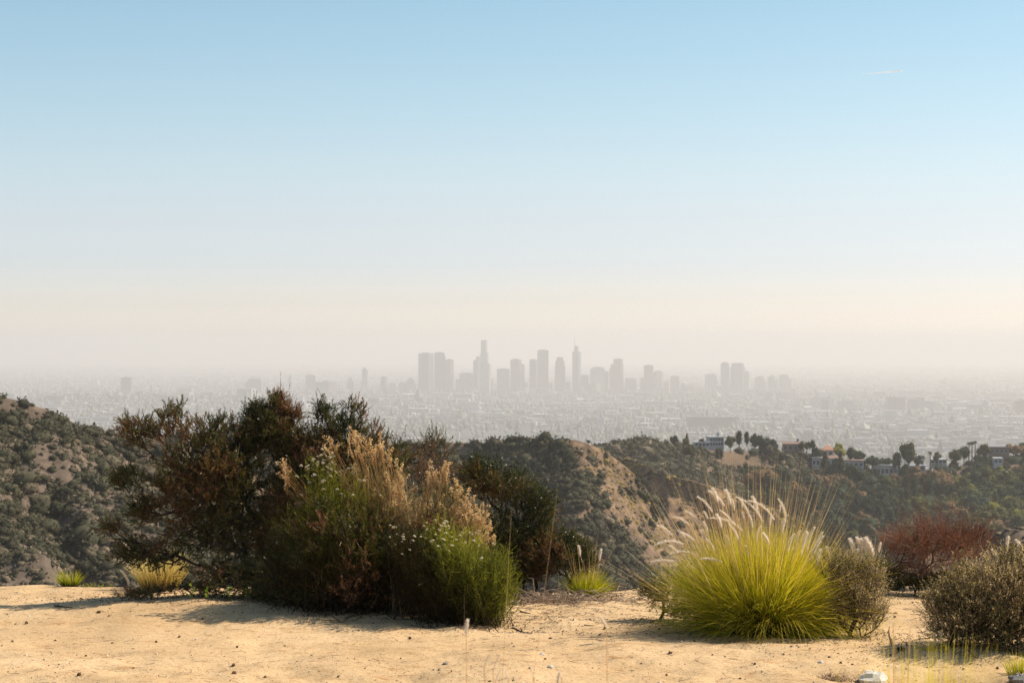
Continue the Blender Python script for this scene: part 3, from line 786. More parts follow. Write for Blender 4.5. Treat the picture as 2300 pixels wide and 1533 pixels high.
M_CHAP = leaf_mat('chaparral_leaf', [(0, (0.032, 0.031, 0.019)), (0.35, (0.064, 0.060, 0.034)), (0.6, (0.108, 0.088, 0.055)), (0.8, (0.18, 0.135, 0.09)), (1, (0.28, 0.21, 0.14))], 0.12, .85, objrand=False, spec=.08)
rng = np.random.default_rng(5)
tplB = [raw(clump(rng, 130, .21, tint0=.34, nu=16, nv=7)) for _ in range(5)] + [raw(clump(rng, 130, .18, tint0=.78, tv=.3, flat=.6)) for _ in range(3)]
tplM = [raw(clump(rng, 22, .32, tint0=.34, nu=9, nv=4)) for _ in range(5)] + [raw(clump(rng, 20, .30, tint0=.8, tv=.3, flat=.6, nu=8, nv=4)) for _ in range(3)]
def stamp(g, tpl, P, S, dry, rng):
    """copy crowns onto points into one mesh; dry: 0..1 chance of the brown kinds"""
    kind = np.where(rng.random(len(P)) < dry, 5 + rng.integers(0, 3, len(P)), rng.integers(0, 5, len(P)))
    a = rng.random(len(P)) * 6.283; dt = rng.normal(size=len(P)) * .09
    for k in range(8):
        i = np.where(kind == k)[0]
        if not len(i): continue
        V, F, T = tpl[k]
        c, s = np.cos(a[i])[:, None], np.sin(a[i])[:, None]
        X = (V[None, :, 0] * c - V[None, :, 1] * s) * S[i][:, None]; Y = (V[None, :, 0] * s + V[None, :, 1] * c) * S[i][:, None]; Z = V[None, :, 2] * S[i][:, None]
        W = np.stack([X, Y, Z], -1) + P[i][:, None]
        g.add(W.reshape(-1, 3), None, (np.arange(len(i))[:, None, None] * len(V) + F[None]).reshape(-1, 4), np.clip(T[None] + dt[i][:, None], 0, 1).ravel())
tplS = [raw(clump(rng, 10, .42, tint0=.34, nu=7, nv=3)) for _ in range(5)] + [raw(clump(rng, 9, .38, tint0=.8, tv=.3, flat=.6, nu=7, nv=3)) for _ in range(3)]
tplN = [raw(clump(rng, 75, .22, tint0=.34, nu=10, nv=5)) for _ in range(5)] + [raw(clump(rng, 60, .20, tint0=.72, tv=.3, flat=.65, nu=9, nv=5)) for _ in range(3)]
shrub_mesh = []
for V, F, T in tplB:
    shrub_mesh.append(make_mesh('chaparral_shrub', V, F, M_CHAP, T, smooth=True))
def visible(P):
    px = P[:, 0] / P[:, 1] * FP + 1150
    return (px > -40) & (px < 2340)
def single(P, S, label, group, rng, dry=.15):
    for p_, s_ in zip(P, S):
        k = rng.integers(5, 8) if rng.random() < dry else rng.integers(0, 5)
        o = add_obj('chaparral_shrub', shrub_mesh[k], None, p_ - [0, 0, .15 * s_])
        o.scale = (s_, s_, s_ * (.8 + .4 * rng.random())); o.rotation_euler = (0, 0, rng.random() * 6.28)
        tag(o, label, 'shrub', group)
# left hill: big shrubs first
mA = lambda c: np.clip(.6 + 1.6 * fbm(c[..., 0] / 7, c[..., 1] / 7, 81, 3), 0.10, 1) * ((c[..., 0] / c[..., 1] * FP + 1150 > -60) & (c[..., 0] / c[..., 1] * FP + 1150 < 760))
PA = scatter(G_A[2:86], 230, rng, mA)
SA = rng.lognormal(math.log(1.5), .28, len(PA))
single(PA[:200], SA[:200], 'dark green chaparral shrub on the dry left hillside', 'chaparral shrubs on the left hillside', rng)
g = Geo()
P = scatter(G_A[:103], 800, rng, mA); stamp(g, tplN, P, rng.lognormal(math.log(1.1), .35, len(P)), .25, rng)
P = scatter(G_A[:114], 3400, rng, lambda c: mA(c) * .5 + .5 * ((c[..., 0] / c[..., 1] * FP + 1150 < 760))); stamp(g, tplS, P, rng.lognormal(math.log(.58), .35, len(P)), .5, rng)
tag(g.build('scrub', M_CHAP, kind='stuff', smooth=True), 'low brown and green scrub covering the left hillside')
# middle ridge
def pxy(c): return c[..., 0] / c[..., 1] * FP + 1150, EYE_Y - (c[..., 2] - CZ) / c[..., 1] * FP
def mB(c):
    px, py = pxy(c)
    bare = np.clip((px - (1240 + (py - 985) * .66)) / 35, 0, 1)
    return (px > 820) * (px < 1720) * (1 - .9 * bare) * np.clip(.75 + 1.1 * fbm(c[..., 0] / 14, c[..., 1] / 14, 83, 3), .12, 1)
PB = scatter(G_B[:101], 160, rng, mB); SB = rng.lognormal(math.log(2.0), .2, len(PB))
vb = visible(PB); PB, SB = PB[vb][:85], SB[vb][:85]
single(PB, SB, 'round grey green shrub on the middle scrub ridge', 'chaparral shrubs on the middle ridge', rng, .1)
g = Geo()
P = scatter(G_B[:123], 2900, rng, mB); stamp(g, tplM, P, rng.lognormal(math.log(1.45), .32, len(P)), .12, rng)
P = scatter(G_B[:107], 500, rng, lambda c: (pxy(c)[0] > 100) * (pxy(c)[0] < 850)); stamp(g, tplM, P, rng.lognormal(math.log(1.5), .3, len(P)), .12, rng)
P = scatter(G_B[:107], 450, rng, lambda c: (pxy(c)[0] > 1250) * (pxy(c)[0] < 1700)); stamp(g, tplM, P, rng.lognormal(math.log(.6), .3, len(P)), .9, rng)
tag(g.build('scrub', M_CHAP, kind='stuff', smooth=True), 'grey green scrub blanketing the middle ridge')
# eroded spur
g = Geo()
P = scatter(G_D[:70], 520, rng, lambda c: np.clip(.3 + 1.5 * fbm(c[..., 0] / 9, c[..., 1] / 9, 85, 3), 0.05, 1)); stamp(g, tplM, P, rng.lognormal(math.log(.9), .35, len(P)), .5, rng)
tag(g.build('scrub', M_CHAP, kind='stuff', smooth=True), 'sparse scrub clinging to the eroded spur')
M_DRYG = leaf_mat('dry_grass_tuft', [(0, (0.22, 0.14, 0.06)), (.5, (0.38, 0.27, 0.09)), (1, (0.52, 0.40, 0.13))], .3, .8, spec=.05)
g = Geo()
P = scatter(G_B[:76], 450, rng, lambda c: np.clip(1 - np.abs(pxy(c)[0] - (1318 + (pxy(c)[1] - 985) * .72)) / 60, 0, 1) * (pxy(c)[1] > 1010)); stamp(g, tplS, P, rng.lognormal(math.log(.45), .4, len(P)), .9, rng)
P = scatter(G_D[:30], 700, rng, lambda c: np.clip(.1 + 1.8 * fbm(c[..., 0] / 6, c[..., 1] / 12, 88, 3), 0.0, 1)); stamp(g, tplS, P, rng.lognormal(math.log(.45), .4, len(P)), .9, rng)
tag(g.build('dry_grass', M_DRYG, kind='stuff'), 'straw yellow dry grass on the lit edges of the ridge and the spur')
# far ridge left of the houses
def mC(c):
    px, py = pxy(c)
    tan_ = ((px - 1640) / 90) ** 2 + ((py - 1035) / 26) ** 2 < 1
    tan2 = ((px - 1590) / 50) ** 2 + ((py - 1052) / 14) ** 2 < 1
    return (px > 1320) * (px < 1900) * np.clip(.8 + .8 * fbm(c[..., 0] / 25, c[..., 1] / 25, 87, 3), .15, 1) * np.where(tan_ | tan2, .22, 1) * np.where(px < 1560, 1, .55)
g = Geo()
P = scatter(G_C[:76], 2300, rng, mC); stamp(g, tplM, P, rng.lognormal(math.log(2.2), .35, len(P)), .15, rng)
tag(g.build('scrub', M_CHAP, kind='stuff', smooth=True), 'scrub on the far ridge left of the houses')
g = Geo()
P = scatter(G_E[:60], 700, rng); stamp(g, tplM, P, rng.lognormal(math.log(.35), .4, len(P)), .8, rng)
tag(g.build('scrub', M_CHAP, kind='stuff', smooth=True), 'brown scrub on the dark rounded knoll')

# -- trees
M_TRUNK = rough_mat('tree_bark', [(0.3, (0.07, 0.05, 0.035)), (0.7, (0.16, 0.12, 0.09))], 3, 6, .4)
M_UNDER = leaf_mat('undergrowth_leaf', [(0, (0.018, 0.025, 0.014)), (0.45, (0.040, 0.050, 0.025)), (0.7, (0.075, 0.072, 0.035)), (1, (0.15, 0.115, 0.06))], .12, .85, spec=.08)
TREEM = {
 'dark': leaf_mat('dark_green_leaf', [(0, (0.014, 0.022, 0.012)), (.5, (0.032, 0.045, 0.020)), (1, (0.065, 0.078, 0.032))], .2, objrand=True, spec=.08, rough=.85),
 'olive': leaf_mat('olive_green_leaf', [(0, (0.035, 0.04, 0.015)), (.5, (0.08, 0.085, 0.025)), (1, (0.16, 0.15, 0.04))], .3, objrand=True, spec=.08, rough=.85),
 'yellow': leaf_mat('yellow_green_leaf', [(0, (0.12, 0.12, 0.03)), (.5, (0.24, 0.23, 0.045)), (1, (0.38, 0.34, 0.06))], .35, objrand=True, spec=.08, rough=.85),
 'russet': leaf_mat('russet_leaf', [(0, (0.10, 0.065, 0.035)), (.5, (0.19, 0.12, 0.055)), (1, (0.30, 0.19, 0.08))], .25, objrand=True, spec=.08, rough=.85),
 'grey': leaf_mat('grey_green_leaf', [(0, (0.025, 0.034, 0.022)), (.5, (0.05, 0.065, 0.038)), (1, (0.09, 0.11, 0.06))], .2, objrand=True, spec=.08, rough=.85)}
def tree_tpl(kind, seed):
    """unit height tree: (crown geo, trunk geo)"""
    rng = np.random.default_rng(seed)
    g, t = Geo(), Geo()
    n = 380
    if kind == 'round':
        lob = 14; c = unit(rng.normal(size=(lob, 3))) * (rng.random((lob, 1)) ** .4) * [.36, .36, .30] + [0, 0, .60]; r = .14 + rng.random(lob) * .10
    elif kind == 'umbrella':
        lob = 14; a = rng.random(lob) * 6.28; rr = rng.random(lob) ** .5 * .62
        c = np.stack([np.cos(a) * rr, np.sin(a) * rr, .80 + .06 * rng.normal(size=lob) - rr * .12], 1); r = .13 + rng.random(lob) * .07
    elif kind == 'column':
        lob = 16; z = np.linspace(.16, .92, lob); w = .10 * np.sin(np.clip((z - .05) * 3.3, 0, 3.14)) ** .6
        c = np.stack([rng.normal(size=lob) * w * .3, rng.normal(size=lob) * w * .3, z], 1); r = w + .03
    elif kind == 'cone':
        lob = 24; z = np.linspace(.12, .97, lob); w = .26 * (1.02 - z) ** .8 + .02
        a = rng.random(lob) * 6.28; c = np.stack([np.cos(a) * w * .55, np.sin(a) * w * .55, z], 1); r = w * .6 + .02
    elif kind == 'spread':
        lob = 18; a = rng.random(lob) * 6.28; rr = rng.random(lob) ** .5 * .6
        c = np.stack([np.cos(a) * rr, np.sin(a) * rr, .35 + rng.random(lob) * .45 * (1 - rr)], 1); r = .14 + rng.random(lob) * .10
    nu, nv = 8, 5
    u, v = np.meshgrid(np.arange(nu) / nu * 2 * math.pi, np.linspace(-1.45, 1.45, nv))
    q = np.stack([np.cos(u) * np.cos(v), np.sin(u) * np.cos(v), np.sin(v)], -1).reshape(-1, 3)
    i = np.arange(nv - 1)[:, None] * nu; j = np.arange(nu)[None]; kk = (j + 1) % nu
    F = np.stack([i + j, i + kk, i + nu + kk, i + nu + j], -1).reshape(-1, 4)
    for m_ in range(len(c)):
        g.add(c[m_] + q * r[m_] * (.72 + .22 * rng.random((len(q), 1))), None, F, np.clip(.38 + .12 * rng.normal(size=len(q)), 0, 1))
    k = rng.integers(0, len(c), n); d = unit(rng.normal(size=(n, 3)))
    P = c[k] + d * (r[k] * (.82 + .22 * rng.random(n)))[:, None]
    tt = np.clip(.5 + (k % 5 - 2) * .08 + rng.normal(size=n) * .13, 0, 1)
    tn = unit(np.cross(d, rng.normal(size=(n, 3)))) * .8 + d * .7
    g.leaves(P, unit(tn), 0.08 * (.6 + .8 * rng.random(n)), .05, rng, tt, tri=False)
    zt = float(c[:, 2].mean())
    t.tube([[0, 0, -.12], [.01, 0, .2], [0, .01, zt]], [.035, .028, .012], 6)
    for q in c[:: max(1, len(c) // 6)]:
        t.sticks([[0, 0, max(.1, q[2] * .5)]], [q], .014, .005, 4)
    return g, t
TT = {}
def slope_D(px, py):
    """distance of the wooded slope seen at (px, py)"""
    X_, Y_ = pxy(G_C[:, ::4]); d = (X_ - px) ** 2 + (Y_ - py) ** 2
    return float(G_C[:, ::4, 1].ravel()[d.argmin()])
def tree(kind, col, px, pyb, h_px, D, label, group=None, wide=1.0, seed=0):
    if group is None and pyb > 1062: D = slope_D(px, pyb)
    key = (kind, col, seed % 3)
    if key not in TT:
        g, t = tree_tpl(kind, hash2(np.array(seed % 3), np.array(len(kind)), 7).item() * 1e6 // 1)  if False else tree_tpl(kind, 10 * len(kind) + seed % 3)
        TT[key] = (g.mesh('crown', TREEM[col]), t.mesh('trunk', M_TRUNK))
    c, t = TT[key]
    P = at(px, pyb, D); h = h_px / FP * D
    o = empty('tree', P, (seed * 2.4) % 6.28)
    o.scale = (h * wide, h * wide, h)
    tag(o, label, 'tree', group)
    add_obj('crown', c, o); add_obj('trunk', t, o)
    return o
def palm(px, pyt, pyb, D, label, group):
    P = at(px, pyb, D); h = (pyb - pyt) / FP * D
    o = empty('palm_tree', P); tag(o, label, 'tree', group)
    g = Geo(); g.tube([[0, 0, -3], [.1, 0, h * .5], [.05, 0, h]], [.3, .24, .2], 6); g.build('trunk', M_TRUNK, o)
    rg = np.random.default_rng(int(px)); g = Geo()
    for k in range(34):
        a = rg.random() * 6.28; e = rg.random() * 1.9 - .7; L = 1.1 + rg.random() * .4
        q = np.array([math.cos(a) * math.cos(e), math.sin(a) * math.cos(e), math.sin(e)])
        s = np.linspace(0, 1, 4)[:, None]; pts = np.array([0, 0, h]) + q * s * L - np.array([0, 0, 1]) * s ** 2 * L * .35
        for i in range(3):
            g.leaves(pts[i][None].repeat(6, 0), unit(np.array([pts[i + 1] - pts[i]]) + rg.normal(size=(6, 3)) * .25), .5, .12, rg, rg.random())
    g.build('crown', TREEM['dark'], o)
NT = [  # kind colour px py_base height_px D label wide
 ('round', 'dark', 1514, 1003, 27, 832, 'small round tree at the left end of the house terrace', .9),
 ('round', 'olive', 1538, 1004, 20, 836, 'low olive tree right of the small round tree', 1.0),
 ('cone', 'russet', 1543, 1000, 27, 838, 'thin russet tree rising behind the low olive tree', .8),
 ('round', 'olive', 1548, 1040, 46, 815, 'yellowish tree on the slope below the house terrace', .75),
 ('round', 'dark', 1575, 1004, 20, 850, 'dark tree behind the low white wing of the terrace house', 1.1),
 ('column', 'dark', 1660, 1000, 33, 862, 'left tall dark cypress on the ridge right of the white house', 1.5),
 ('column', 'dark', 1677.5, 998, 29, 864, 'second slimmer cypress on the ridge', 1.3),
 ('round', 'dark', 1693, 1003, 31, 868, 'bushy dark tree on the ridge right of the two cypresses', .7),
 ('round', 'olive', 1640, 1013, 34, 850, 'olive tree against the right end of the white house', .9),
 ('round', 'dark', 1710, 1020, 45, 872, 'broad dark tree on the ridge crest left of the brown roof', 1.1),
 ('round', 'dark', 1735, 1022, 36, 874, 'dark tree just left of the brown ridge house', 1.1),
 ('umbrella', 'dark', 1812, 1030, 40, 885, 'flat topped umbrella pine beside the brown ridge house', .85),
 ('round', 'dark', 1835, 1038, 36, 884, 'dark tree left of the hip roofed house', .9),
 ('round', 'yellow', 1885, 1036, 42, 893, 'bright olive tree right of the hip roofed house', .9),
 ('round', 'dark', 1912, 1040, 36, 896, 'dark round tree right of the bright olive tree', .9),
 ('round', 'dark', 1930, 1042, 32, 898, 'dark tree on the crest above the brown flat roof', 1.0),
 ('spread', 'dark', 1958, 1052, 34, 900, 'spreading dark tree on the crest left of the white modern house', 1.0),
 ('spread', 'dark', 1990, 1048, 26, 906, 'low dark tree right above the white modern house', 1.1),
 ('column', 'dark', 2010, 1052, 34, 908, 'narrow cypress left of the big round tree', 1.2),
 ('column', 'dark', 2016, 1052, 37, 909, 'second narrow cypress left of the big round tree', 1.4),
 ('round', 'olive', 2040, 1055, 62, 912, 'biggest round tree standing out on the crest', .72),
 ('round', 'grey', 2062, 1054, 34, 915, 'slender grey tree right of the biggest round tree', .7),
 ('round', 'olive', 2104, 1040, 26, 930, 'small tree beside the far white house', .9),
 ('round', 'dark', 2165, 1038, 36, 935, 'dark tree left below the three palms', 1.0),
 ('round', 'olive', 2145, 1045, 38, 932, 'olive tree at the left foot of the palm hill', .9),
 ('round', 'olive', 2208, 1030, 34, 945, 'olive tree right of the three palms', 1.2),
 ('spread', 'russet', 2276, 1028, 40, 955, 'pale russet tree right of the dark flat roof', 1.1),
 ('round', 'dark', 2298, 1030, 38, 960, 'dark tree at the right edge of the crest', 1.0),
 ('cone', 'dark', 1853, 1066, 46, 860, 'dark conifer in front of the long white house', 1.0),
 ('cone', 'grey', 1876, 1088, 58, 850, 'grey green conifer between the two white houses', 1.0),
 ('cone', 'dark', 1888, 1062, 48, 872, 'slim dark conifer left of the brown flat roof', .8),
 ('cone', 'grey', 1926, 1178, 72, 765, 'first tall conifer of the row in the valley', .95),
 ('cone', 'grey', 1945, 1178, 62, 768, 'second conifer of the row in the valley', .9),
 ('cone', 'grey', 1960, 1176, 80, 770, 'tallest conifer of the row in the valley', .9),
 ('cone', 'grey', 1982, 1182, 78, 772, 'fourth conifer of the row in the valley', 1.0),
 ('cone', 'grey', 2002, 1184, 66, 774, 'last conifer at the right end of the row in the valley', 1.0),
 ('round', 'russet', 1848, 1140, 38, 775, 'round russet tree on the slope above the brown roof', 1.1),
 ('round', 'russet', 1862, 1162, 30, 765, 'smaller russet tree left of the valley conifers', 1.1),
 ('spread', 'yellow', 2170, 1120, 44, 800, 'bright yellow green tree below the grey blue house', 1.1),
 ('spread', 'yellow', 2240, 1122, 36, 810, 'second yellow green tree farther right on the slope', 1.1),
 ('round', 'dark', 2172, 1140, 42, 790, 'dark tree in the shade under the yellow green tree', 1.2),
 ('round', 'grey', 1905, 1215, 34, 700, 'rounded grey green tree low on the spur beside the grass plumes', 1.2),
 ('round', 'dark', 1892, 1190, 30, 720, 'dark ivy clad tree beside the valley roof', 1.1),
]
for i, (k, c, px, pyb, hp, D, lab, w) in enumerate(NT):
    tree(k, c, px, pyb, hp, D, lab, None, w, i)
PALMS = [(2176, 996, 1024, 940, 'left palm of the three on the crest'), (2183, 995, 1026, 941, 'middle palm of the three on the crest'), (2190, 993, 1026, 942, 'right palm of the three on the crest'), (2089, 1017, 1040, 925, 'lone palm between the big round tree and the far white house'), (2073, 1026, 1042, 922, 'small short palm beside the lone palm')]
for px, a, b, D, lab in PALMS: palm(px, a, b, D, lab, 'palms on the crest')
# the wooded slope
rng = np.random.default_rng(29)
def mT(c):
    px, py = pxy(c)
    tan_ = ((px - 1650) / 110) ** 2 + ((py - 1040) / 30) ** 2 < 1
    return (px > 1655) * (px < 2360) * (py > 1012) * (py < 1300) * np.where(tan_, .08, 1) * np.where(px < 1820, np.where(py > 1090, .15, .8), 1) * np.where((px > 2060) & (px < 2140) & (py > 1150), .2, 1)
PT = scatter(G_C, 520, rng, mT)
keep = []
houses_at = [(1986, 1056, 34, 16), (1918, 1048, 26, 14), (1850, 1038, 40, 12), (1859, 1010, 18, 14), (2128, 1074, 24, 14), (1785, 1008, 26, 12), (1888, 1166, 22, 10), (2162, 1155, 14, 9), (2110, 1036, 20, 8), (2243, 1012, 28, 10), (1600, 990, 36, 14)]
for p_ in PT:
    px, py = pxy(p_)
    if any(abs(px - a) < c and -4 < py - b < d + 6 for a, b, c, d in houses_at): continue
    if all(np.hypot(*(p_ - q)[:2]) > 5.2 for q in keep): keep.append(p_)
keep = keep[:205]
names = {'dark': 'dark green tree among others on the wooded slope below the houses', 'olive': 'olive green tree among others on the wooded slope below the houses', 'russet': 'brown leaved tree among others on the wooded slope below the houses',
         'grey': 'grey green tree among others on the wooded slope below the houses', 'yellow': 'yellow green tree among others on the wooded slope at the right'}
LM = [(1986, 1056, 'the jutting white house'), (1918, 1048, 'the two storey house with a brown roof'), (1850, 1038, 'the long white house'), (1785, 1008, 'the brown ridge house'), (1888, 1166, 'the brown valley roof'), (2162, 1155, 'the curved street lamp'),
      (2130, 1078, 'the grey blue block house'), (2110, 1036, 'the far low white house'), (2243, 1012, 'the wide dark flat roof'), (1600, 990, 'the white two storey modern house'), (1960, 1140, 'the valley conifers'), (2040, 1040, 'the biggest round tree'), (2183, 1010, 'the three palms'),
      (2170, 1100, 'the bright yellow green tree'), (2240, 1108, 'the second yellow green tree'), (1848, 1125, 'the round russet tree'), (2258, 1065, 'the low pale roofed house'), (2297, 1137, 'the small white roof at the right edge'), (1660, 985, 'the two cypresses'), (2242, 1035, 'the half hidden white house')]
used_labels = {}
def landmark(px, py, what):
    d = sorted(((px - a) ** 2 + (py - b) ** 2 * 1.5, t, px - a, py - b) for a, b, t in LM)
    for _, t, dx, dy in d[:5]:
        far = math.hypot(dx, dy); rel = ('right of' if dx > 0 else 'left of') if abs(dx) > abs(dy) * 1.6 else ('below' if dy > 0 else 'above') if abs(dy) > abs(dx) * 1.6 else ('below and right of' if dx > 0 else 'below and left of') if dy > 0 else ('above and right of' if dx > 0 else 'above and left of')
        lab = f"{what} {'well ' if far > 45 else 'close ' if far < 22 else ''}{rel} {t}"
        if lab not in used_labels and len(lab.split()) <= 16: used_labels[lab] = 1; return lab
    return None
for i, p_ in enumerate(keep):
    px, py = pxy(p_); r = rng.random()
    if px > 2150: col = 'dark' if r < .3 else 'olive' if r < .6 else 'russet' if r < .75 else 'grey' if r < .85 else 'yellow'
    else: col = 'dark' if r < .5 else 'grey' if r < .78 else 'olive' if r < .92 else 'russet'
    if col == 'yellow' and px < 2100: col = 'olive'
    D = p_[1]; hm = (8.0 + 5.5 * rng.random()) if py > 1095 else (5.5 + 2.5 * rng.random()) if py > 1070 else (3.5 + 3 * rng.random())
    tree(['round', 'spread', 'round', 'cone'][int(rng.integers(0, 4 if col in ('dark', 'grey') else 3))], col, px, py + 4, hm / D * FP, D, landmark(px, py, {'dark': 'dark green tree', 'olive': 'olive tree', 'russet': 'brown leaved tree', 'grey': 'grey green tree', 'yellow': 'yellow green tree'}[col]) or names[col], 'trees on the wooded slope', .9 + .35 * rng.random(), i)
g = Geo()
def clear_of_houses(c):
    px, py = pxy(c); m_ = np.ones_like(px)
    for a, b, w_, d_ in houses_at: m_ = m_ * ~((np.abs(px - a) < w_ * .8) & (py - b > -2) & (py - b < d_ + 8))
    return m_
P = scatter(G_C, 2100, rng, lambda c: (pxy(c)[0] > 1650) * (pxy(c)[0] < 2400) * (.08 + .92 * (mT(c) > .1)) * clear_of_houses(c))
stamp(g, tplM, P, rng.lognormal(math.log(1.9), .35, len(P)), .04, rng)
tag(g.build('undergrowth', M_UNDER, kind='stuff', smooth=True), 'dense dark undergrowth between the trees of the wooded slope')

# -- houses
M_WW = plain('white_wall', (0.36, 0.36, 0.355)); M_PW = plain('peach_wall', (0.55, 0.42, 0.33)); M_GW = plain('grey_wall', (0.26, 0.28, 0.32)); M_BW = plain('brown_wall', (0.22, 0.16, 0.13))
M_BR = rough_mat('brown_roof', [(.3, (.16, .10, .08)), (.7, (.28, .19, .15))], 2, 6, .2); M_TR = rough_mat('terracotta_roof', [(.3, (.30, .14, .09)), (.7, (.45, .24, .16))], 2, 6, .2)
M_DR = plain('dark_roof', (.06, .055, .06)); M_GL = plain('window_glass', (.05, .07, .09), rough=.15, spec=.6)
def house(px0, px1, pyt, pyb, D, wall, roof, label, kind='flat', rz=-.15, nwin=4, floors=1, deck=False, chimney=False):
    if pyb > 1048: D = slope_D((px0 + px1) / 2, pyb) - 3
    k = D / FP; w = (px1 - px0) * k; h = (pyb - pyt) * k; d = max(7.0, w * .6)
    P = at((px0 + px1) / 2, pyb, D)
    o = empty('house', P, rz); tag(o, label, 'house')
    rh = h * (.38 if kind == 'hip' else .10); wh = h - rh
    g = Geo(); g.box((0, d / 2, wh / 2 - 1), (w, d, wh + 2)); g.build('wall', wall, o)
    g = Geo()
    if kind == 'hip': g.prism(rect(0, d / 2, w * 1.14, d * 1.12, 0), wh, wh + rh, top=.12)
    elif kind == 'gable':
        q = [[-w * .54, -d * .06, wh], [w * .54, -d * .06, wh], [w * .54, d * 1.06, wh], [-w * .54, d * 1.06, wh], [-w * .54, d / 2, wh + rh * 2.2], [w * .54, d / 2, wh + rh * 2.2]]
        g.add(q, [[3, 4, 0], [1, 5, 2]], [[0, 4, 5, 1], [2, 5, 4, 3], [3, 0, 1, 2]])
    else: g.box((0, d / 2, wh + rh / 2), (w * 1.08, d * 1.1, max(rh, .35)))
    g.build('roof', roof, o)
    ww = w / (nwin * 2.1)
    for f in range(floors):
        for i in range(nwin):
            zc = wh * (f + .55) / floors; xc = (i + .5 - nwin / 2) * w / nwin * .95
            fr = Geo(); fr.box((xc, -.04, zc), (ww + .25, .1, wh / floors * .34 + .2)); fo = fr.build('window', M_DR if wall is not M_BW else M_WW, o)
            gl = Geo(); gl.box((xc, -.10, zc), (ww, .06, wh / floors * .34)); gl.build('pane', M_GL, fo)
    if chimney:
        g = Geo(); g.box((w * .2, d * .5, wh + rh + .6), (.9, .9, 2.2)); g.build('chimney', wall, o)
    if deck:
        g = Geo(); g.box((0, -1.2, wh * .02), (w * 1.05, 2.4, .25)); g.build('deck', M_WW, o)
    return o
house(1593, 1626, 980, 1002, 852, M_WW, M_WW, 'white two storey modern house at the left end of the crest', rz=.1, floors=2, chimney=True, nwin=5)
house(1560, 1594, 992, 1004, 848, M_WW, M_WW, 'low white flat roofed wing left of the two storey modern house', rz=.0)
house(1757, 1806, 994, 1016, 886, M_BW, M_BR, 'brown ridge house with a low pitched roof left of the umbrella pine', kind='gable', chimney=True)
house(1846, 1872, 1000, 1026, 890, M_PW, M_TR, 'peach coloured house with a red hip roof on the crest', kind='hip', nwin=2)
house(1824, 1842, 1026, 1050, 868, M_WW, M_WW, 'small white house left of the dark conifer', nwin=2)
house(1840, 1892, 1026, 1052, 876, M_WW, M_BR, 'long white house with a brown roof behind the dark conifer', kind='gable')
house(1896, 1940, 1033, 1064, 872, M_WW, M_BR, 'two storey white house with a brown flat roof among conifers', floors=2, nwin=4)
house(1959, 1997, 1043, 1072, 880, M_WW, M_WW, 'white modern house with a flat roof jutting from the slope', floors=1, nwin=4, deck=True)
house(1998, 2017, 1046, 1068, 884, M_GW, M_WW, 'shaded grey wing at the right of the jutting white house', nwin=2)
house(2090, 2126, 1031, 1042, 932, M_WW, M_WW, 'far low white house on the crest right of the lone palm', nwin=4)
house(2032, 2078, 1045, 1056, 905, M_GW, M_GW, 'low grey house under the biggest round tree', nwin=4)
house(2122, 2145, 1062, 1088, 862, M_GW, M_DR, 'grey blue block house in the shade of the slope', nwin=2)
house(2105, 2124, 1070, 1090, 858, M_GW, M_GW, 'lower grey wing left of the grey blue block house', nwin=2)
house(2222, 2266, 1004, 1020, 950, M_BW, M_DR, 'house with a wide dark flat roof right of the three palms', kind='flat')
house(2232, 2252, 1028, 1042, 930, M_WW, M_WW, 'small white house half hidden by russet trees at the right', nwin=2)
house(2245, 2270, 1060, 1070, 890, M_PW, M_WW, 'low pale roofed house among brown trees at the right', nwin=3)
house(1870, 1905, 1158, 1174, 745, M_BW, M_BR, 'low house with a pale brown roof in the valley left of the conifers', kind='gable', nwin=3)
house(2155, 2170, 1147, 1160, 770, M_WW, M_WW, 'small white shed beside the curved street lamp in the valley', nwin=1)
house(2288, 2306, 1132, 1142, 790, M_WW, M_WW, 'small white roof at the right edge halfway up the slope', nwin=1)
# street lamp and flagpole
def lamp():
    D_ = slope_D(2153, 1185) - 4; P = at(2153, 1185, D_); k = D_ / FP
    o = empty('street_lamp', P); tag(o, 'curved white street lamp in the valley beside the small shed', 'street lamp')
    h = 40 * k; a = np.linspace(0, 2.6, 10)
    g = Geo(); g.tube(np.concatenate([[[0, 0, 0], [0, 0, h * .8]], np.stack([-h * .1 + h * .1 * np.cos(a), a * 0, h * .8 + h * .18 * np.sin(a)], 1)]), .16, 6); g.build('pole', M_WW, o)
    g = Geo(); g.box((-h * .2, 0, h * .88), (1.0, .4, .2)); g.build('lamp_head', M_STEEL, o)
lamp()
P = at(1443, 987, 814); k = 814 / FP
o = empty('flagpole', P); tag(o, 'thin pole with a small flag on the far ridge', 'flagpole')
g = Geo(); g.tube([[0, 0, -1], [0, 0, 19 * k]], .12, 5); g.build('pole', M_WW, o)
g = Geo(); g.box((-4 * k / 2, 0, 17 * k), (4 * k, .06, 2.6 * k)); g.build('flag', M_BR, o)
# ---------------------------------------------------------------- plants on the clearing
def env(rng, ells, n, D, depth, surf=.45):
    """n points in a union of ellipsoids given as (px, py, rx, ry[, dy]) at distance D"""
    e = np.array([(*q, 0.0) if len(q) == 4 else q for q in ells], float)
    w = e[:, 2] * e[:, 3]; k = rng.choice(len(e), n, p=w / w.sum())
    d = unit(rng.normal(size=(n, 3))) * (rng.random((n, 1)) ** surf)
    rr = np.sqrt(e[k, 2] * e[k, 3]) / FP * D
    x = (e[k, 0] + d[:, 0] * e[k, 2] - 1150) / FP * D; z = CZ - (e[k, 1] - d[:, 2] * e[k, 3] - EYE_Y) / FP * D
    y = D + e[k, 4] + d[:, 1] * np.minimum(rr * 1.3, depth)
    P = np.stack([x, y, z], 1)
    return P[P[:, 2] > ground_z(x, y) + .04]

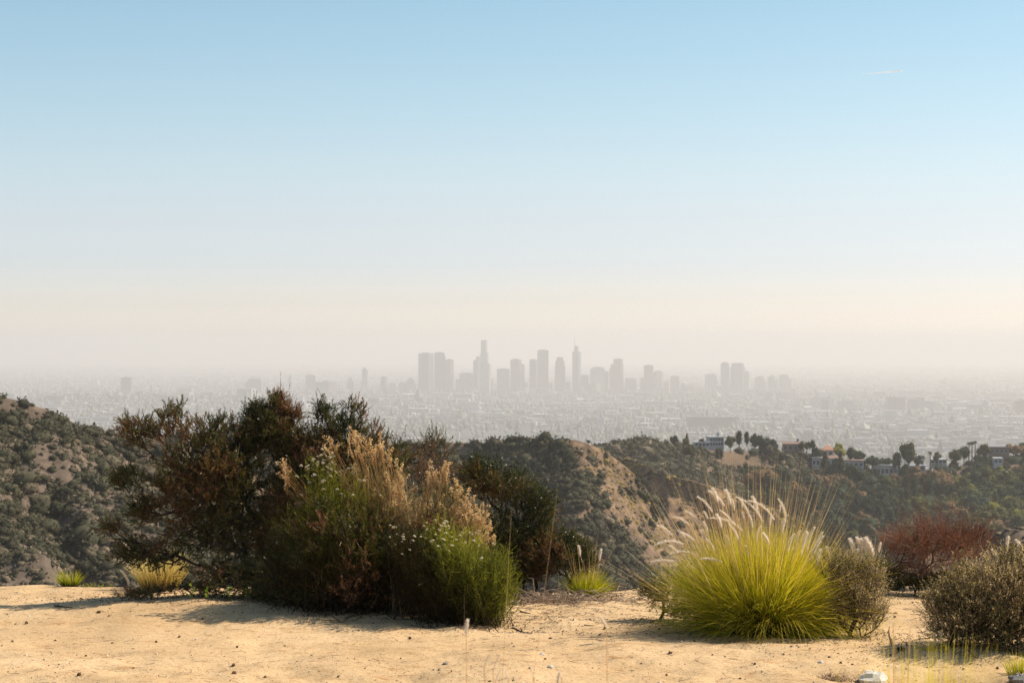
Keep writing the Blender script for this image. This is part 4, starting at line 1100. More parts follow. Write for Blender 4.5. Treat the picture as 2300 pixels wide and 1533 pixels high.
def grow(rng, bases, targets, step=.05, wiggle=.35, up=.25):
    """branching skeleton from the bases to every target; returns nodes, parents, pipe radii"""
    N = [b for b in bases]; par = [-1] * len(bases); dr = [np.array([0, 0, 1.0])] * len(bases)
    nodes = np.zeros((200000, 3)); nodes[:len(N)] = N; dist = np.zeros(200000); cnt = len(N)
    order = np.argsort(np.linalg.norm(targets - bases[0], axis=1) + rng.normal(size=len(targets)) * .08)
    for t in targets[order]:
        d = np.linalg.norm(nodes[:cnt] - t, axis=1) + .22 * dist[:cnt] + (nodes[:cnt, 2] > t[2] + .05) * .12
        i = int(d.argmin()); L = np.linalg.norm(t - nodes[i]); m = max(1, int(L / step))
        p = nodes[i].copy(); v = dr[i] * .5 + np.array([0, 0, up])
        for s_ in range(m):
            rem = m - s_; to = (t - p) / rem
            q = p + to + (v * step * .4 * (rem - 1) / m) + rng.normal(size=3) * step * wiggle * (rem > 1)
            if rem == 1: q = t
            dv = unit(q - p); nodes[cnt] = q; par.append(i); dr.append(dv); dist[cnt] = dist[i] + np.linalg.norm(q - p)
            i = cnt; cnt += 1; p = q; v = dv * .6
    nodes = nodes[:cnt]; par = np.array(par)
    area = np.zeros(cnt); leaf = np.ones(cnt, bool); leaf[par[par >= 0]] = False
    area[leaf] = 1.0
    for i in range(cnt - 1, -1, -1):
        if par[i] >= 0: area[par[i]] += area[i]
    return nodes, par, np.sqrt(area), np.array(dr)

def branches(g, nodes, par, rad, r_tip, r_max, sides=4, tint=.5):
    i = np.where(par >= 0)[0]
    r = np.minimum(r_tip * rad ** 1.05, r_max)
    big = r[i] > r_max * .45
    for sel, sd_ in ((i[big], 6), (i[~big], sides)):
        g.sticks(nodes[par[sel]], nodes[sel], np.minimum(r[par[sel]], r[sel] * 1.35), r[sel], sd_, tint)

def sprays(g, gs, rng, B, D, L, nseg, needles, nl, nw, tint, bend=.3, up=.3, tw=.0012, ang=.8, start=.1, tri=True, jit=.2, gap=0.0):
    """leafy shoots: thin bent twigs in gs, narrow leaves along them in g"""
    n = len(B); L = np.broadcast_to(np.asarray(L, float), (n,))
    D = unit(D); P = B.copy(); v = D.copy(); curve = rng.normal(size=(n, 3)) * bend + [0, 0, up]
    tint = np.broadcast_to(np.asarray(tint, float), (n,))
    per = max(1, needles // nseg)
    for s_ in range(nseg):
        v = unit(v + curve / nseg); Q = P + v * (L / nseg)[:, None]
        if gs is not None: gs.ribbons(P, Q, tw * 1.15 * (1 - .5 * s_ / nseg), tw * 1.15 * (1 - .5 * (s_ + 1) / nseg), rng, tint)
        if needles:
            for k in range(per):
                f = (k + rng.random(n)) / per; fr = (s_ + f) / nseg
                ok = fr > start
                if gap: ok &= rng.random(n) > gap
                a = unit(np.cross(v, rng.normal(size=(n, 3))))
                dd = unit(v * math.cos(ang) + a * math.sin(ang))
                Bk = P + (Q - P) * f[:, None]
                g.leaves(Bk[ok], dd[ok], nl * (.6 + .7 * rng.random(ok.sum())), nw, rng, np.clip(tint[ok] + rng.normal(size=ok.sum()) * jit, 0, 1), tri)
        P = Q
    return P, v

def patch3(P, s, seed): return vnoise(P[:, 0] * s + P[:, 1] * .7 * s, P[:, 2] * s + P[:, 1] * s * .4, seed)

M_BARK = rough_mat('grey_brown_bark', [(.3, (.028, .019, .014)), (.7, (.085, .062, .047))], 30, 6, .4, .004)
M_TWIG = rough_mat('pale_dry_twig', [(.3, (.16, .11, .075)), (.7, (.36, .27, .19))], 30, 6, .3, .004)
M_CHAM = leaf_mat('chamise_leaf', [(0, (.016, .022, .006)), (.28, (.060, .075, .014)), (.46, (.19, .18, .035)), (.56, (.085, .045, .018)), (.75, (.18, .065, .03)), (1, (.42, .20, .11))], .38, .35, (1, .95, .6), spec=.35)
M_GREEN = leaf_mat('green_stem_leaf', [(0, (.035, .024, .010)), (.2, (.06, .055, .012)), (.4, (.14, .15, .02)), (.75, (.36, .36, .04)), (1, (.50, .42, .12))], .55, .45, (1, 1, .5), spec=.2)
M_FLOW = leaf_mat('cream_flower', [(0, (.55, .42, .28)), (1, (.85, .8, .66))], .45, .8, (1, 1, .9))
M_GOLD = leaf_mat('dried_gold_flower', [(0, (.38, .21, .09)), (.5, (.68, .47, .24)), (1, (.90, .77, .50))], .5, .8, (1, .92, .7))
M_GREY = leaf_mat('grey_green_small_leaf', [(0, (.04, .045, .015)), (.35, (.20, .165, .06)), (.65, (.42, .32, .15)), (1, (.72, .56, .36))], .55, .6, (1, .95, .7))
M_RED = leaf_mat('red_brown_twig', [(0, (.08, .032, .018)), (.5, (.16, .07, .040)), (1, (.36, .19, .11))], .25, .6, (1, .7, .5))
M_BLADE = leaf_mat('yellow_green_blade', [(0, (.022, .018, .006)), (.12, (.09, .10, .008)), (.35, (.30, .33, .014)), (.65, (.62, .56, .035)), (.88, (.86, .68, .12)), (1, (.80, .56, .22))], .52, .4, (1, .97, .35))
M_STALK = leaf_mat('straw_stalk', [(0, (.42, .25, .09)), (1, (.86, .66, .36))], .5, .5, (1, .85, .6))
M_PLUME = leaf_mat('plume_hair', [(0, (.62, .54, .46)), (.5, (.85, .78, .68)), (1, (.95, .89, .80))], .6, .7, (1, .94, .86))
M_STRAW = leaf_mat('straw_blade', [(0, (.30, .22, .06)), (.5, (.55, .43, .15)), (1, (.78, .66, .34))], .5, .5, (1, .95, .6))
M_BROAD = leaf_mat('broad_green_leaf', [(0, (.04, .07, .02)), (.6, (.12, .20, .03)), (1, (.25, .32, .05))], .45, .4, (1, 1, .4))

def root(name, px, D, label, cat, group=None):
    P = foot(px, D)
    o = empty(name, P); tag(o, label, cat, group)
    return o, P

def bush(name, label, cat, px, D, ells, n, seed, leaf=None, depth=.5, r_tip=.0011, r_max=.016, nb=4, spread=.06, shoots=3, L=.10, needles=24, nl=.019, nw=.0062,
         tint=(.3, .7), seedt=1, up=.5, bark=None, wiggle=.35, bare=.0, nseg=3, step=.05, outward=.8, bend=.35, gap=0, ang=.8, twm=None, tips=0, tw=.0012, tipL=.16):
    rng = np.random.default_rng(seed)
    o, P = root(name, px, D, label, cat)
    bases = P + np.c_[rng.normal(size=(nb, 2)) * spread, np.full(nb, -.03)]
    T = env(rng, ells, n, D, depth)
    nodes, par, rad, dr = grow(rng, bases, T, step, wiggle)
    g = Geo(); branches(g, nodes, par, rad, r_tip, r_max)
    g.build('branches', bark or M_BARK, o, P, kind='stuff')
    thin = np.where((rad < 3.2) & (par >= 0))[0]
    idx = np.repeat(thin, shoots); idx = idx[rng.random(len(idx)) > bare]
    ctr = nodes.mean(0)
    B = nodes[idx] + rng.normal(size=(len(idx), 3)) * .008
    Dv = unit(dr[idx] * .9 + unit(B - ctr) * outward + rng.normal(size=B.shape) * .6 + [0, 0, up])
    tn = patch3(B, 5.0, seedt) * .65 + patch3(B, 14.0, seedt + 3) * .35
    t = tint[0] + (tint[1] - tint[0]) * np.clip((tn - .3) / .4, 0, 1) + rng.normal(size=len(B)) * .06
    g, gs = Geo(), Geo()
    LL = L * (.5 + rng.random(len(B)))
    sprays(g, gs, rng, B, Dv, LL, nseg, needles, nl, nw, np.clip(t, 0, 1), bend=bend, up=up * .6, gap=gap, ang=ang, tw=tw)
    if tips:
        tp = rng.choice(thin, tips); tp = tp[np.argsort(-nodes[tp, 2])][:int(tips * .6)]
        sprays(g, gs, rng, nodes[tp], unit(dr[tp] + [0, 0, .6] + rng.normal(size=(len(tp), 3)) * .4), tipL * (.6 + .8 * rng.random(len(tp))), 4, 10, nl * .7, nw, .55, bend=.35, up=.3, gap=.3, tw=.0019)
    gs.build('twigs', twm or bark or M_BARK, o, P, kind='stuff')
    g.build('foliage', leaf or M_CHAM, o, P, kind='stuff')
    gd = Geo(); di = rng.choice(thin, max(10, len(thin) // 9))
    sprays(None if True else g, gd, rng, nodes[di], unit(dr[di] + rng.normal(size=(len(di), 3)) * .8), .12 * (.5 + rng.random(len(di))), 4, 0, 0, 0, .5, bend=.5, up=.0, tw=.0019)
    gd.build('dead_twigs', M_TWIG, o, P, kind='stuff')
    return o, P, nodes, rng

# == the thicket, back to front
bush('chamise_bush', 'sparse wispy bush rising behind the golden flowers at the back of the thicket', 'bush', 962, 16.2, [(970, 1000, 34, 24), (992, 1035, 26, 22), (950, 1065, 48, 40), (1005, 1090, 45, 50), (930, 1020, 40, 20), (960, 1150, 60, 80), (900, 1010, 30, 18)],
     300, 11, tint=(.3, .8), shoots=2, L=.11, needles=20, up=.8, bare=.2, tips=90)
bush('chamise_bush', 'dark upright bush with bare lower stems at the right rear of the thicket', 'bush', 1135, 16.1, [(1085, 1080, 50, 34), (1140, 1105, 66, 42), (1200, 1150, 45, 50), (1130, 1205, 60, 65), (1195, 1225, 55, 65), (1075, 1058, 34, 15), (1160, 1265, 75, 42)],
     900, 12, tint=(.05, .56), shoots=4, L=.10, up=.5, bare=.1, tips=120, seedt=5)
bush('low_bush', 'low brown bush dotted with pale flower heads right of the thicket', 'bush', 1235, 16.0, [(1235, 1250, 75, 48), (1180, 1270, 50, 36), (1300, 1258, 42, 36), (1270, 1225, 44, 28)],
     560, 13, tint=(.1, .62), shoots=4, L=.09, needles=16, up=.6, seedt=8, nb=6, spread=.2)
bush('chamise_bush', 'big twisted chamise bush at the left end of the thicket with overhanging limbs', 'bush', 520, 15.3,
     [(345, 968, 52, 36), (398, 938, 42, 26), (470, 985, 85, 48), (312, 990, 34, 24), (520, 1060, 85, 80), (420, 1080, 85, 60), (290, 1078, 38, 28), (335, 1135, 42, 28), (255, 1188, 26, 13), (340, 1238, 72, 22), (430, 1180, 80, 55),
      (535, 1195, 85, 75), (400, 1262, 60, 18), (300, 1215, 40, 12), (560, 1000, 40, 35), (350, 1252, 80, 16), (250, 1190, 26, 13), (300, 1240, 50, 18), (330, 1150, 50, 24), (280, 1085, 34, 24), (290, 960, 26, 26), (470, 1080, 100, 90), (500, 1150, 90, 80)],
     1200, 14, tint=(.0, .6), shoots=5, L=.085, needles=24, up=.35, tips=260, seedt=21, depth=.6, r_tip=.0013, r_max=.020, wiggle=.5, spread=.12, nb=5)
bush('chamise_bush', 'tree like chamise bush with a thin bare trunk and a rounded top', 'bush', 600, 15.4,
     [(602, 960, 52, 42), (625, 918, 30, 26), (580, 935, 26, 24), (640, 1000, 42, 46), (566, 1000, 28, 28), (655, 935, 20, 16), (650, 1070, 30, 35)],
     700, 15, tint=(.0, .7), shoots=4, L=.085, needles=20, up=.4, tips=110, seedt=33, depth=.45, nb=1, r_max=.015)
bush('chamise_bush', 'reddish chamise bush with two feathery tops at the middle of the thicket', 'bush', 750, 15.3,
     [(770, 962, 52, 30), (800, 922, 26, 16), (728, 932, 24, 17), (770, 1010, 75, 45), (700, 995, 45, 34), (835, 990, 42, 34), (880, 1040, 40, 40), (700, 1065, 75, 60), (740, 1140, 90, 80), (815, 1080, 75, 60), (650, 1150, 70, 90), (640, 1260, 70, 80)],
     1300, 16, tint=(.05, .78), shoots=4, L=.095, needles=22, up=.5, tips=200, seedt=41, depth=.55)
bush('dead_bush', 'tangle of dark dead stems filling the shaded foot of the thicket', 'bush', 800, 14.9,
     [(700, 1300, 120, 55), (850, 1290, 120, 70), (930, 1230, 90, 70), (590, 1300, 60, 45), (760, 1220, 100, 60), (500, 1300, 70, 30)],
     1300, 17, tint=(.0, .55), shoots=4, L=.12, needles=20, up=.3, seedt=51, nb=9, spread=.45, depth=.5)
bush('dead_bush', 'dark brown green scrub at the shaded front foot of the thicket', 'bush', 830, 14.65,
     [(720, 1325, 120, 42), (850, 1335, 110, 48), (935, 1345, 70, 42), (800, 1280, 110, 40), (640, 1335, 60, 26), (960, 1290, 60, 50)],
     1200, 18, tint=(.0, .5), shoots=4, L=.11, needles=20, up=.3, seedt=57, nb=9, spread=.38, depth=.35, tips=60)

# == upright green shrubs with flower heads
def puff(rng, r, n=46, flat=.6):
    g = Geo(); d = unit(rng.normal(size=(n, 3))); d[:, 2] = np.abs(d[:, 2])
    g.leaves(d * r * .35 * [1, 1, flat], unit(d + .3 * rng.normal(size=(n, 3))), r * .7, r * .5, rng, rng.random(n))
    return g
rg = np.random.default_rng(77)
PUFF = [puff(rg, .016).mesh('flower_head', M_FLOW) for _ in range(4)] + [puff(rg, .011).mesh('flower_head', M_FLOW) for _ in range(3)]
def spikelet(rng, L, r, n=130):
    """dried flower spike: small papery flowers packed round a short stem that is drawn to a point"""
    g = Geo(); f = rng.random(n); a = rng.random(n) * 6.283; R = r * (.35 + .65 * np.sin(np.clip(f * 1.15, 0, 1) * 3.14) ** .7) * (.55 + .45 * rng.random(n)); lump = 1 + .45 * np.sin(f * 22 + a)
    P = np.stack([np.cos(a) * R * lump, np.sin(a) * R * lump, f * L], 1)
    g.leaves(P, unit(rng.normal(size=(n, 3)) + [0, 0, .5]), .013, .010, rng, np.clip(rng.random(n) * .8 + .2 * f, 0, 1), tri=False)
    g.sticks([[0, 0, -.05]], [[0, 0, L * .95]], .002, .001, 3, .2)
    return g
SPIKE = [spikelet(rg, .060 + .022 * (k % 3), .012 + .004 * (k % 3), 42).mesh('flower_spike', M_GOLD) for k in range(6)]

def stemmy(name, label, px, D, ells, n, seed, base_spread, leaf=M_GREEN, tint=(.15, .75), heads=0, head_min=0.0, nl=.018, nw=.0036, needles=26, depth=.5, spikes=None, stem_w=.0016, surf=.25, headset=(0, 7), fade=None):
    """shrub of many slender stems that rise from the ground and end on the crown's surface"""
    rng = np.random.default_rng(seed)
    o, P = root(name, px, D, label, 'shrub')
    T = env(rng, ells, n, D, depth, surf); n = len(T)
    B = P + np.c_[rng.normal(size=(n, 2)) * base_spread, np.zeros(n)]
    B[:, 0] += (T[:, 0] - P[0]) * .28; B[:, 1] += (T[:, 1] - P[1]) * .25
    B[:, 2] = ground_z(B[:, 0], B[:, 1])
    # stems bend outward low down, then rise: quadratic curve
    M = B + (T - B) * .5 + np.c_[(T[:, :2] - B[:, :2]) * .15, -.05 * np.ones(n)] + rng.normal(size=(n, 3)) * .06
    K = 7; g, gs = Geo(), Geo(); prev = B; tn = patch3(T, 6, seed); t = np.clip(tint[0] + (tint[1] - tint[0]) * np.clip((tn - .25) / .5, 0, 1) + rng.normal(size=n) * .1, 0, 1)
    if fade is not None:      # tint carries painted shade low down and leftward, along with browner old growth
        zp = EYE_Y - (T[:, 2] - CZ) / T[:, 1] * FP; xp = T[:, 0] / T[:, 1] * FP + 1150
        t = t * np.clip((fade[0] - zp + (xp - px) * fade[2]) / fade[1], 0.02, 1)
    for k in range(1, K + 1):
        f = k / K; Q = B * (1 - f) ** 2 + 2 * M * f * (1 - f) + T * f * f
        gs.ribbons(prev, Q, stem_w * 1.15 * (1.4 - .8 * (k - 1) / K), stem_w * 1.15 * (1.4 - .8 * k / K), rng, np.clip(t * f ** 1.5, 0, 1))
        if k > 2:
            v = unit(Q - prev)
            for _ in range(needles // 5):
                ff = rng.random((n, 1)); a = unit(np.cross(v, rng.normal(size=(n, 3))))
                g.leaves(prev + (Q - prev) * ff, unit(v * .85 + a * .5), nl * (.5 + .9 * rng.random(n)), nw, rng, np.clip(t + rng.normal(size=n) * .12, 0, 1))
        if k in (3, 4, 5, 6, 7):      # side shoots
            for _ in range(2 if k > 4 else 1):
                Lk = .15 * (.5 + .9 * rng.random(n)) * (1 if k < 6 else .7)
                sprays(g, gs, rng, prev + (Q - prev) * rng.random((n, 1)), unit(unit(Q - prev) * .7 + rng.normal(size=(n, 3)) * .75 + [0, 0, .2]), Lk, 4, needles // 2, nl, nw, t * (.55 + .45 * k / 7), bend=.25, up=.35, ang=.6)
        prev = Q
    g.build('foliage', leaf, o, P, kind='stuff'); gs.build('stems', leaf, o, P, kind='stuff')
    if heads:
        order = np.argsort(-(T[:, 2] + T[:, 0] * 0 - .35 * (T[:, 1] - P[1]) + .25 * rng.random(n)))[:heads]
        for i in order:
            h = add_obj('flower_head', PUFF[int(rng.integers(*headset))], o, T[i] - P); h.rotation_euler = (rng.random() * .6, rng.random() * .6, rng.random() * 6)
    if spikes:
        tot = 0
        for (a, b, rx, ry, m_) in spikes:
            Q = env(rng, [(a, b, rx, ry)], int(m_ * 1.25), D - .05, .16, .5)
            gk = Geo()
            for q in Q:
                h = add_obj('flower_spike', SPIKE[int(rng.integers(0, 6))], o, q - P); s_ = .40 + .62 * rng.random()
                h.scale = (s_, s_, s_); h.rotation_euler = (rng.normal() * .45, .12 + rng.normal() * .45, rng.random() * 6.28)
            b0 = P + np.c_[rng.normal(size=(len(Q), 2)) * .12, np.zeros(len(Q))]; md = (b0 * .45 + Q * .55) + [0, 0, .0]
            gk.sticks(b0, md, .0022, .0018, 3, .2); gk.sticks(md, Q, .0018, .0014, 3, .3)
            gk.build('spike_stems', M_STALK, o, P, kind='stuff')
    return o
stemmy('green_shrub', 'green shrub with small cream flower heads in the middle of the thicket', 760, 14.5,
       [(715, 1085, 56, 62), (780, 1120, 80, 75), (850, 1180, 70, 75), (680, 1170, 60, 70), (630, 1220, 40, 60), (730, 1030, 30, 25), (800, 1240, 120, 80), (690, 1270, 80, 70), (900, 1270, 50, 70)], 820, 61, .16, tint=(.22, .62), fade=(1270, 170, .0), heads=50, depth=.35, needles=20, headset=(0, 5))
stemmy('golden_flower_shrub', 'shrub topped with dried golden pink flower spikes in the thicket', 930, 14.6,
       [(830, 1040, 45, 40), (885, 1100, 45, 60), (1000, 1110, 55, 50), (1060, 1170, 45, 50), (910, 1180, 100, 70)], 420, 62, .12, leaf=M_GREY, tint=(.2, .8), depth=.3,
       spikes=[(812, 1000, 40, 34, 24), (862, 1022, 34, 34, 20), (890, 1105, 28, 60, 36), (845, 1130, 60, 60, 22), (870, 1190, 50, 40, 16), (978, 1080, 30, 28, 18), (1000, 1062, 12, 26, 7), (1030, 1110, 18, 34, 10), (1058, 1160, 46, 52, 42), (1015, 1150, 50, 46, 22), (1080, 1205, 32, 34, 16),
               (641, 1075, 8, 40, 10), (745, 1015, 12, 34, 10), (1100, 1210, 14, 28, 9), (950, 1160, 60, 46, 18), (930, 1215, 60, 30, 10), (790, 1070, 40, 50, 10)], needles=18)
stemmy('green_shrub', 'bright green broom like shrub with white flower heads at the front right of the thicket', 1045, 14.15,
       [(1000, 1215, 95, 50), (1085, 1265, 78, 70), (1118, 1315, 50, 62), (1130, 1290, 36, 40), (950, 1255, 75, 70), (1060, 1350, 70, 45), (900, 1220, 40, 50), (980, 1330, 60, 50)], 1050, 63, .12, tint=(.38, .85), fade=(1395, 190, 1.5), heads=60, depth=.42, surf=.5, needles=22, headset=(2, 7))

bush('twiggy_bush', 'dark twiggy bush woven between the green shrubs at the front of the thicket', 'bush', 850, 14.4,
     [(760, 1180, 70, 60), (850, 1240, 80, 60), (930, 1240, 60, 55), (690, 1230, 60, 60), (800, 1300, 120, 45), (930, 1320, 60, 40), (960, 1190, 40, 30)],
     520, 19, tint=(.0, .8), shoots=3, L=.10, needles=18, up=.5, seedt=58, nb=8, spread=.3, depth=.3)
# == other bushes on the clearing
bush('grey_bush', 'grey brown bush standing at the right of the big fountain grass', 'bush', 1925, 13.4, [(1925, 1320, 58, 62), (1885, 1285, 50, 36), (1950, 1370, 38, 50), (1900, 1370, 50, 50), (1960, 1300, 24, 30)],
     620, 71, leaf=M_GREY, tint=(.3, .95), shoots=4, L=.10, needles=14, nl=.011, nw=.0045, up=.8, seedt=61, nb=5, spread=.05, depth=.4, outward=.5, wiggle=.2, bark=M_BARK, tips=100)
bush('grey_bush', 'big grey green bush cut by the right edge of the view', 'bush', 2225, 12.9, [(2200, 1390, 100, 70), (2255, 1310, 80, 62), (2165, 1320, 50, 40), (2115, 1375, 42, 40), (2330, 1380, 90, 80), (2310, 1290, 60, 50), (2140, 1430, 50, 30), (2260, 1430, 110, 35), (2400, 1330, 60, 80), (2200, 1440, 110, 40), (2180, 1370, 90, 60)],
     1500, 72, leaf=M_GREY, tint=(.3, .95), shoots=5, L=.11, needles=14, nl=.015, nw=.0065, up=.7, seedt=66, nb=9, spread=.28, depth=.6, outward=.5, wiggle=.25, tips=260)
bush('red_brown_bush', 'leafless red brown bush with dark forked stems behind the path at the right', 'bush', 2090, 16.0, [(2100, 1224, 112, 30), (2160, 1208, 50, 22), (2015, 1228, 42, 26), (2090, 1245, 100, 35), (2190, 1225, 30, 35), (2080, 1190, 40, 20), (2080, 1285, 95, 22)],
     620, 73, leaf=M_RED, tint=(.2, .9), shoots=4, L=.15, needles=6, nl=.018, nw=.003, up=.45, seedt=70, nb=22, spread=.30, r_tip=.0010, r_max=.008, depth=.5, outward=.4, bark=M_BARK, twm=M_RED, tips=140, tw=.0013, tipL=.3)
bush('green_bush', 'low dark green growth under the stems of the red brown bush', 'bush', 2075, 15.9, [(2060, 1312, 80, 10), (2120, 1305, 50, 14)], 160, 79, tint=(.1, .5), shoots=3, L=.06, nb=10, spread=.25, r_max=.005)
bush('green_bush', 'low green bush between the grey bush and the red brown bush', 'bush', 1975, 16.2, [(1960, 1285, 40, 26), (2000, 1295, 34, 20), (1925, 1275, 22, 24)], 130, 74, leaf=M_GREEN, tint=(.2, .9), shoots=3, L=.09, needles=20, up=.8, nb=4, spread=.15)
bush('low_bush', 'small sprawling bush at the left foot of the big fountain grass', 'bush', 1505, 14.2, [(1490, 1335, 40, 30), (1455, 1325, 18, 14), (1530, 1320, 30, 30), (1520, 1365, 36, 16)], 170, 75, tint=(.2, .75), shoots=3, L=.08, needles=16, up=.5, nb=4, spread=.08)
bush('litter_bush', 'low mat of brown litter and seedlings at the left foot of the thicket', 'bush', 400, 15.0, [(330, 1335, 75, 12), (430, 1325, 80, 14), (520, 1335, 60, 12), (270, 1345, 30, 7)], 260, 76, tint=(.3, .9), shoots=3, L=.05, needles=12, up=.3, nb=14, spread=.4, r_max=.006, depth=.3)
# ---------------------------------------------------------------- grasses
def blades(g, rng, base, n, r0, L, tilt, droop, w, tint, lean=(0, 0), K=5, pw=.75):
    """arching blades from a tuft; tilt = widest angle from upright"""
    a = rng.random(n) * 2 * math.pi; th = tilt * rng.random(n) ** pw
    rr = r0 * rng.random(n) ** .5
    B = base + np.stack([np.cos(a) * rr, np.sin(a) * rr, np.zeros(n)], 1)
    B[:, 2] = ground_z(B[:, 0], B[:, 1]) - .01
    v = np.stack([np.cos(a) * np.sin(th), np.sin(a) * np.sin(th), np.cos(th)], 1) + rng.normal(size=(n, 3)) * .07 + [lean[0], lean[1], 0]
    v = unit(v); LL = L * (.62 + .45 * rng.random(n)); sag = droop * (.35 + rng.random(n)) * (.25 + np.sin(th))
    side = unit(np.cross(v, rng.normal(size=(n, 3)))); P = B; rows = []
    tt = np.clip(tint[0] + (tint[1] - tint[0]) * rng.random(n), 0, 1); T = []
    for k in range(K + 1):
        f = k / K; ww = w * (1 - f ** 1.6) + .0003
        rows.append(P - side * ww / 2); rows.append(P + side * ww / 2); T += [np.clip(tt - .75 * (1 - f) ** 2.2 + .08 * f, 0, 1)] * 2  # blade foot tinted darker: the tuft's self-shadow put into the colour
        v = unit(v - np.array([0, 0, 1.0]) * (sag * (0.5 + f) / K)[:, None]); P = P + v * (LL / K)[:, None]
    V = np.stack(rows, 1); m_ = 2 * (K + 1); o = np.arange(n)[:, None, None] * m_
    F = o + np.array([[2 * k, 2 * k + 1, 2 * k + 3, 2 * k + 2] for k in range(K)])[None]
    g.add(V.reshape(-1, 3), None, F.reshape(-1, 4), np.stack(T, 1).ravel())

def plume_geo(rng, L, r, bend, n=460):
    g = Geo(); f = rng.random(n); c = np.stack([bend * f ** 2 * L, f * 0, L * (f - .25 * bend * f ** 2)], 1)
    a = rng.random(n) * 6.283; prof = np.sin(np.clip(f * .93 + .07, 0, 1) * math.pi) ** .55
    out_ = np.stack([np.cos(a), np.sin(a), np.zeros(n)], 1)
    d = unit(out_ * .75 + np.stack([2 * bend * f * .6, f * 0, np.full(n, 1.0)], 1))
    g.leaves(c + out_ * r * .12, d, r * 1.35 * (.35 + .65 * prof) * (.7 + .5 * rng.random(n)), .0016, rng, np.clip(.35 + .6 * rng.random(n), 0, 1))
    k = np.linspace(0, 1, 8)[:, None]
    g.tube(np.concatenate([bend * k ** 2 * L, k * 0, L * (k - .25 * bend * k ** 2)], 1), r * .30 * np.sin(np.clip(k[:, 0] * .9 + .08, 0, 1) * math.pi) ** .5 + .0006, 5, .45)
    return g
rg = np.random.default_rng(3)
PLUME = {}
for nm, (L, r, b) in {'long': (.26, .022, .45), 'mid': (.19, .021, .25), 'short': (.105, .020, .1), 'thin': (.24, .015, .2)}.items():
    PLUME[nm] = [plume_geo(rg, L, r, b).mesh('plume', M_PLUME) for _ in range(2)]
def add_plume(o, P0, px, py, D, kind, lean, base, gst, s=1.0, dd=0.0, rng=rg):
    """plume whose foot is seen at (px, py); lean = tilt to the right (+) or left (-) in radians, with its own thin stalk to the tuft"""
    q = at(px, py, D + dd)
    h = add_obj('plume', PLUME[kind][int(rng.integers(0, 2))], o, q - P0)
    s2 = s
    h.scale = (s2, s2, s2); h.rotation_euler = (rng.normal() * .12, abs(lean), math.pi + rng.normal() * .4 if lean < 0 else rng.normal() * .4)
    m_ = base * .4 + q * .6 + np.array([0, 0, .05])
    gst.sticks([base], [m_], .0016, .0013, 3, .6); gst.sticks([m_], [q + [0, 0, .01]], .0013, .0011, 3, .7)

# -- the big fountain grass
D0 = 13.7
o, P = root('fountain_grass', 1705, D0, 'big glowing yellow green fountain grass with pale plumes at the right of the clearing', 'grass clump')
rng = np.random.default_rng(42); g = Geo()
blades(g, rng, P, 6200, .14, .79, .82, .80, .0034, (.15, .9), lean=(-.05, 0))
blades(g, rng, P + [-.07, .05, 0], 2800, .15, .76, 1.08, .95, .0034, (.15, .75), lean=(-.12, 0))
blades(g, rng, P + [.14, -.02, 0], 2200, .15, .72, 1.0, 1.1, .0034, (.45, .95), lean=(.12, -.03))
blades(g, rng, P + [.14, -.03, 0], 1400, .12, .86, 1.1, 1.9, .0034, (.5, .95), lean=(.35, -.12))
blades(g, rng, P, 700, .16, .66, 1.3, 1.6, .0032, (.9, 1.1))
blades(g, rng, P + [.0, -.02, 0], 2600, .20, .36, 1.0, .9, .0040, (.0, .12))  # short dark thatch added as painted shadow under the clump
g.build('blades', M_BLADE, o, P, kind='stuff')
g = Geo(); blades(g, rng, P, 300, .18, 1.26, .58, .10, .0032, (.3, 1), K=5)
blades(g, rng, P + [.15, 0, 0], 50, .10, 1.05, .6, .10, .0030, (.4, 1), lean=(.06, 0), K=5)
blades(g, rng, P + [-.2, 0, 0], 120, .10, 1.1, .9, .15, .0034, (.4, 1), lean=(-.3, 0), K=5)
g.build('stalks', M_STALK, o, P, kind='stuff')
gst = Geo()
